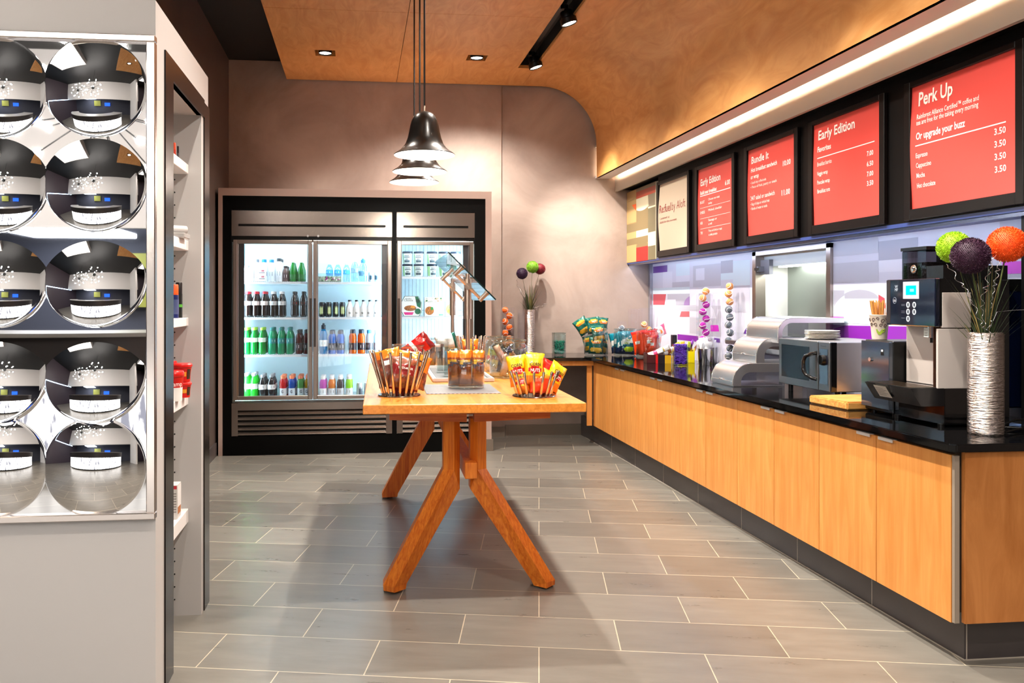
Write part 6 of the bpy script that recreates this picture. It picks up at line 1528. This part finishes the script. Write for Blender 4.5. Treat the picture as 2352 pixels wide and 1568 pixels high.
sign('red Early Edition menu with a build-your-breakfast list, second framed sign', 6.696, 6.045, m_redp, FW([('Early Edition', .075, .775, .125, Lf, .58, .025), ('6.00', .92, .685, .085, Rt, .13, .012), ('Build your breakfast', .075, .655, .07, Lf, .48, .016), ('BUST', .075, .535, .05, Lf, .13, 0), ('Choose one meat', .32, .555, .042, Lf, .32, -.004), ('today', .32, .505, .042, Lf, .11, -.004), ('CHEESE', .075, .40, .05, Lf, .14, 0), ('Melted, cheddar', .32, .415, .042, Lf, .38, -.004), ('ADD', .075, .262, .05, Lf, .07, 0), ('Sausage or', .32, .285, .042, Lf, .24, -.004), ('a roll', .32, .235, .042, Lf, .10, -.004), ('TRY', .075, .13, .05, Lf, .07, 0), ('Fries and drink or roast', .32, .145, .042, Lf, .38, -.004), ('a side potato', .32, .095, .042, Lf, .25, -.004)]), [(.075, .93, .632, .009), (.075, .93, .475, .003), (.075, .93, .335, .003), (.075, .93, .20, .003)], tM, .006)
sign('red Bundle It menu with sandwich prices, third framed sign', 5.797, 5.135, m_redp, FW([('Bundle It', .075, .835, .115, Lf, .38, .02), ('Hot breakfast sandwich', .075, .735, .07, Lf, .56, .018), ('10.00', .91, .695, .08, Rt, .15, .01), ('or wrap', .075, .657, .07, Lf, .18, .014), ('• Small drip coffee/soda', .075, .598, .042, Lf, .34, -.002), ('• Piece of fruit, pastry or snack', .075, .548, .042, Lf, .56, -.002), ('24/7 salad or sandwich', .075, .41, .07, Lf, .52, .004), ('11.00', .90, .38, .085, Rt, .16, .004), ('• Bag of chips or whole fruit', .075, .35, .045, Lf, .41, -.002), ('• Bottle of water or soda', .075, .298, .045, Lf, .36, -.002)]), [], tM, .008)
sign('red Early Edition menu headed Favorites, fourth framed sign', 4.917, 4.243, m_redp, FW([('Early Edition', .075, .84, .130, Lf, .56, .022), ('Favorites', .07, .72, .075, Lf, .215, .02), ('7.00', .90, .545, .062, Rt, .085, .010), ('6.50', .90, .452, .062, Rt, .085, .010), ('7.00', .90, .362, .062, Rt, .085, .010), ('3.50', .90, .278, .062, Rt, .085, .010), ('Breakfast burrito', .07, .58, .058, Lf, .23, 0), ('Veggie wrap', .07, .487, .058, Lf, .17, 0), ('Pancake wrap', .07, .40, .058, Lf, .20, 0), ('Breakfast tots', .07, .312, .058, Lf, .20, 0)]), [(.07, .915, .655, .009)], tM, .006)
sign('red Perk Up coffee menu, nearest and largest-looking framed sign', 3.989, 3.300, m_redp, FW([('Perk Up', .075, .832, .155, Lf, .35, .022), ('Rainforest Alliance Certified™ coffee and', .065, .725, .058, Lf, .61, .002), ('tea are free for the taking every morning', .065, .676, .058, Lf, .61, .002), ('Or upgrade your buzz', .065, .558, .082, Lf, .49, .02), ('3.50', .91, .435, .066, Rt, .095, .012), ('3.50', .91, .345, .066, Rt, .095, .012), ('3.50', .91, .255, .066, Rt, .095, .012), ('3.50', .91, .165, .066, Rt, .095, .012), ('Espresso', .062, .41, .056, Lf, .125, .002), ('Cappuccino', .062, .33, .056, Lf, .16, .002), ('Mocha', .062, .248, .056, Lf, .09, .002), ('Hot chocolate', .062, .166, .056, Lf, .195, .002)]), [(.06, .91, .505, .009)], tM, .012)
# geometric panel at the far left of the signs
t = T('pattern_panel', 'panel of gold, cream and red geometric shapes left of the menu signs', 'panel', (2.80, 8.578, 1.795), -PI / 2)
w, h = .872, .735
bm = B(); box(bm, 0, w, -.004, .03, 0, h); box(bm, w, w + .012, -.008, .03, 0, h, 1); ob('board', bm, [M('pp_tan', (150, 122, 78), .35), M('pp_edge', (214, 206, 180), .3)], t)
pp = {'khaki': (122, 104, 70), 'sand': (178, 146, 96), 'cream': (216, 208, 178), 'olive': (104, 96, 70), 'red': (214, 24, 20), 'orange': (236, 96, 20), 'grey': (128, 118, 96), 'rust': (176, 66, 40)}
kk = list(pp); bm = B(); ln = [0]
def pg(k, pts):
    ln[0] += 1; face(bm, [bm.verts.new((a * w, -.0045 - .00004 * ln[0], b * h)) for a, b in pts], kk.index(k))
def rc(k, a, b, c_, d): pg(k, [(a, c_), (b, c_), (b, d), (a, d)])
rc('sand', 0, .35, .55, .86); rc('khaki', .35, .75, .42, .70); rc('khaki', 0, .35, .42, .54); rc('sand', 0, .35, .30, .42); rc('olive', .75, 1, .36, .70); rc('cream', .35, .75, .33, .42); rc('khaki', .0, .75, .24, .33); rc('sand', 0, .35, .0, .24)
rc('grey', .35, 1, .86, 1); rc('cream', .75, 1, .68, .86); rc('cream', .75, 1, .18, .36); rc('rust', .35, 1, .86, .955); rc('grey', .75, .98, .70, .86)
pg('cream', [(.35, .86)] + [(.55 + .42 * math.cos(a), .93 + .25 * math.sin(a)) for a in [PI * (1.345 + .055 * i) for i in range(7)]] + [(.75, .86)])
pg('orange', [(.35, .80), (.35, .70), (.27, .745), (.20, .80)]); pg('sand', [(0, .86), (.35, .90), (.35, 1), (0, 1)])
pg('khaki', [(.38, .22)] + [(.55 + .17 * math.cos(a), .22 + .06 * math.sin(a)) for a in [PI * (1 - .1 * i) for i in range(11)]]); rc('khaki', .35, .75, 0, .22); rc('red', .35, .75, 0, .19); rc('olive', .75, 1, 0, .18)
ob('printed_shapes', bm, [M('pp_' + k, pp[k], .35) for k in kk], t, norm=False)
# ---------- lamps hidden in the architecture ----------
m_cove = E('cove_tube', (255, 232, 200), 60.)
for k, (a, b) in enumerate(((.5, 3.05), (3.1, 5.75), (5.8, 8.45))):
    bm = B(); cyl(bm, (2.565, a, 2.735), (2.565, b, 2.735), .014, n=10); t = ob('cove_light_tube', bm, m_cove); tag(t, 'long fluorescent tube in the cove above the signs, ' + ('near', 'middle', 'far')[k] + ' length', 'light', 'cove tubes')
m_ul = E('undershelf_led', (210, 226, 255), 16.)
for k, (a, b) in enumerate(((3.5, 5.0), (5.05, 6.6), (6.65, 8.54))):
    bm = B(); box(bm, 2.828, 2.852, a, b, 1.768, 1.779); t = ob('undershelf_light', bm, m_ul); tag(t, 'slim cool white light strip under the sign shelf, ' + ('near', 'middle', 'far')[k] + ' length', 'light', 'undershelf strips')
# ---------- lobby seen in the mirrors ----------
m_lw = M('lobby_white', (232, 228, 224), .6); m_lp = M('lobby_plum', (60, 50, 58), .5)
bm = B(); box(bm, -9.2, 2.2, -4.7, -4.6, 2.28, 4.42); S('wall_front', bm, m_lw)
bm = B(); box(bm, 2.2, 5.2, -4.7, -4.6, 0, 4.42); S('wall_front_right', bm, m_lp)
bm = B(); box(bm, -9.2, 5.2, -7.2, -7.1, 0, 4.42); S('wall_front_office', bm, M('office_grey', (70, 72, 84), .6))
bm = B(); box(bm, -7.0, -6.9, -7.1, 8.7, 0, 4.42); S('wall_far_left', bm, m_lp)
bm = B(); box(bm, 1.2, 1.35, -4.6, -2.6, 0, 4.42); S('wall_lobby_pier', bm, m_lw)
def lobbybox(name, a, m):
    bm = rbox(*a, .004, 1); S(name, bm, m)
lobbybox('wall_office_screen', (-2.0, -1.2, -6.9, -6.85, 1.3, 1.8), E('screen_blue', (40, 90, 220), 2.))
lobbybox('wall_office_panel', (-3.6, -2.6, -6.95, -6.9, 1.3, 2.1), M('panel_olive', (150, 150, 60), .5))
lobbybox('ceiling_office_light', (-4.6, -3.2, -6.6, -5.3, 2.3, 2.36), E('office_glow', (240, 246, 255), 10.))
# reception desk: curved, dark band above a glowing front
dc = Vector((-2.4, -3.1, 0)); t = T('reception_desk', 'curved reception desk with glowing printed front, mirrored in the domes', 'desk', dc)
def arcwall(r0, r1, z0, z1, mi=0, n=36, a0=18, a1=162):
    bm = B(); rows = []
    for i in range(n + 1):
        a = math.radians(a0 + (a1 - a0) * i / n); c_, s_ = math.cos(a), math.sin(a)
        rows.append([bm.verts.new((c_ * r, s_ * r, z)) for r, z in ((r0, z0), (r1, z0), (r1, z1), (r0, z1))])
    for a, b in zip(rows, rows[1:]):
        for k in range(4): face(bm, [a[k], a[(k + 1) % 4], b[(k + 1) % 4], b[k]], 0, True)
    face(bm, rows[0]); face(bm, rows[-1][::-1]); return bm
def deskglow():
    m, nt, out = newmat('desk_glow'); L = nt.links; N = nt.nodes.new
    tc = N('ShaderNodeTexCoord'); mp = N('ShaderNodeMapping'); mp.inputs['Scale'].default_value = (9, 9, 2.2); n = N('ShaderNodeTexNoise'); n.inputs['Scale'].default_value = 1.6; n.inputs['Detail'].default_value = 6
    cr = N('ShaderNodeValToRGB'); cr.color_ramp.elements[0].position = .38; cr.color_ramp.elements[0].color = (.12, .12, .14, 1); cr.color_ramp.elements[1].position = .50; cr.color_ramp.elements[1].color = (1, .97, .92, 1)
    e = N('ShaderNodeEmission'); e.inputs[1].default_value = 3.2
    L.new(tc.outputs['Object'], mp.inputs[0]); L.new(mp.outputs[0], n.inputs['Vector']); L.new(n.outputs['Fac'], cr.inputs[0]); L.new(cr.outputs[0], e.inputs[0]); L.new(e.outputs[0], out.inputs[0]); return m
ob('lit_front', arcwall(2.3, 2.36, .08, .80), deskglow(), t); ob('dark_band', arcwall(2.25, 2.42, .80, 1.12), M('desk_grey', (60, 58, 60), .3), t); ob('worktop', arcwall(1.7, 2.44, 1.12, 1.15), M('desk_top', (150, 150, 150), .3), t); ob('plinth', arcwall(2.25, 2.33, 0, .08), m_black, t)
first = None
m_sb = E('sputnik_bulb', (255, 248, 240), 240.)
for k, (x, y, z) in enumerate(((-2.17, -1.4, 3.0), (-3.8, -2.2, 3.0))):
    lab = 'starburst chandelier with bulbs on dark spikes, mirrored in the domes, ' + ('nearer', 'further')[k] + ' one'
    if first: dup(first, (x, y, z), .5, lab); continue
    t = first = T('starburst_chandelier', lab, 'chandelier', (x, y, z), 0, 'starburst chandeliers in the lobby')
    bm = B(); ball(bm, (0, 0, 0), .12, 20, 12); cyl(bm, (0, 0, 0), (0, 0, 4.42 - z), .006, n=8); ob('core', bm, m_black, t)
    b1 = B(); n = 22
    for i in range(n):
        zz = 1 - 2 * (i + .5) / n; a = i * 2.39996; q = math.sqrt(1 - zz * zz); d = Vector((q * math.cos(a), q * math.sin(a), zz))
        cyl(b1, d * .1, d * .60, .006, n=6)
        b2 = B(); ball(b2, d * .62, .028, 10, 6); ob('bulb', b2, m_sb, t)
    ob('spikes', b1, m_black, t)
# big luminous ceiling box over the lobby
t = T('ceiling_lightbox', 'large cream luminous ceiling box mirrored at the upper left of the domes', 'light', (-3.3, .8, 4.22))
bm = B(); box(bm, -.9, .9, -.9, .9, 0, .02); ob('diffuser', bm, E('lightbox_cream', (255, 242, 222), 9.), t)
bm = B()
for a in ((-.94, -.9, -.94, .94), (.9, .94, -.94, .94), (-.9, .9, -.94, -.9), (-.9, .9, .9, .94)): box(bm, a[0], a[1], a[2], a[3], -.03, .18)
ob('casing', bm, m_white, t)
t = T('ceiling_lightbox', 'second luminous ceiling box in the lobby, behind the viewer', 'light', (2.3, -1.4, 4.22))  # added only to fill the room with light, not a lobby fixture
bm = B(); box(bm, -.9, .9, -.9, .9, 0, .02); ob('diffuser', bm, E('fill_lightbox_glow', (255, 246, 238), 7.), t)
bm = B()
for a in ((-.94, -.9, -.94, .94), (.9, .94, -.94, .94), (-.9, .9, -.94, -.9), (-.9, .9, .9, .94)): box(bm, a[0], a[1], a[2], a[3], -.03, .18)
ob('casing', bm, m_white, t)
bm = B(); box(bm, -6.89, -6.87, -5.5, 1.0, 2.30, 2.36); tag(ob('wall_light_line', bm, E('line_cyan', (190, 225, 255), 10.)), 'thin cool light line on the plum lobby wall, mirrored in the domes', 'light')
# ---------- light sources inside the fixtures ----------
def lamp(name, kind, loc, energy, col, **k):
    d = bpy.data.lights.new(name, kind); d.energy = energy; d.color = col
    for a, v in k.items():
        if a != 'aim': setattr(d, a, v)
    o = bpy.data.objects.new(name, d); C.objects.link(o); o.location = loc
    if 'aim' in k: o.rotation_euler = (Vector(k['aim'])).to_track_quat('-Z', 'Y').to_euler()
    return o
warm2 = (1, .93, .83)
for i, (x, y) in enumerate(wells):
    rt = i % 2
    lamp('downlight_beam', 'SPOT', (x, y, 3.59), (130, 330, 150, 330, 130, 300, 60, 150)[i], warm2, spot_size=math.radians((100, 138)[rt]), spot_blend=(1., .7)[rt], shadow_soft_size=.03, aim=(0, 0, -1))
for i, y in enumerate(tys):
    lamp('track_beam', 'SPOT', (1.63, y - .01, 3.52), (430, 170, 170, 170, 170, 170)[i], warm2, spot_size=math.radians((52, 56, 56, 56, 56, 56)[i]), spot_blend=.9, shadow_soft_size=.035, aim=((.58, .46, -1.2) if i == 0 else (.40, -.02, -1)))
for x, y, z in ((.383, 4.951, 2.257), (.398, 5.548, 2.25), (.3986, 6.115, 2.259)):
    lamp('pendant_light', 'POINT', (x, y, z + .02), 16, warm2, shadow_soft_size=.05)
# ---------- world, camera, view ----------
w = bpy.data.worlds.new('room_world'); SC.world = w; w.use_nodes = True
bg = w.node_tree.nodes['Background']; bg.inputs[0].default_value = (.6, .55, .5, 1); bg.inputs[1].default_value = .05
cam = bpy.data.cameras.new('camera'); co = bpy.data.objects.new('camera', cam); C.objects.link(co)
co.location = (0, 0, H); co.rotation_euler = (PI / 2, 0, -TH)
cam.sensor_fit = 'HORIZONTAL'; cam.sensor_width = 36; cam.lens = 36 * F / 2352
cam.shift_x = (1176 - PX) / 2352; cam.shift_y = -(784 - PY) / 2352; cam.clip_start = .05; cam.clip_end = 60
SC.camera = co
vs = SC.view_settings; vs.view_transform = 'Standard'; vs.look = 'None'; vs.gamma = 1; vs.use_curve_mapping = False; vs.exposure = 0.42
SC.cycles.use_denoising = True; SC.cycles.max_bounces = 8; SC.cycles.transparent_max_bounces = 20; SC.cycles.use_adaptive_sampling = True; SC.cycles.adaptive_threshold = .035; SC.cycles.sample_clamp_indirect = 6; SC.cycles.caustics_reflective = False
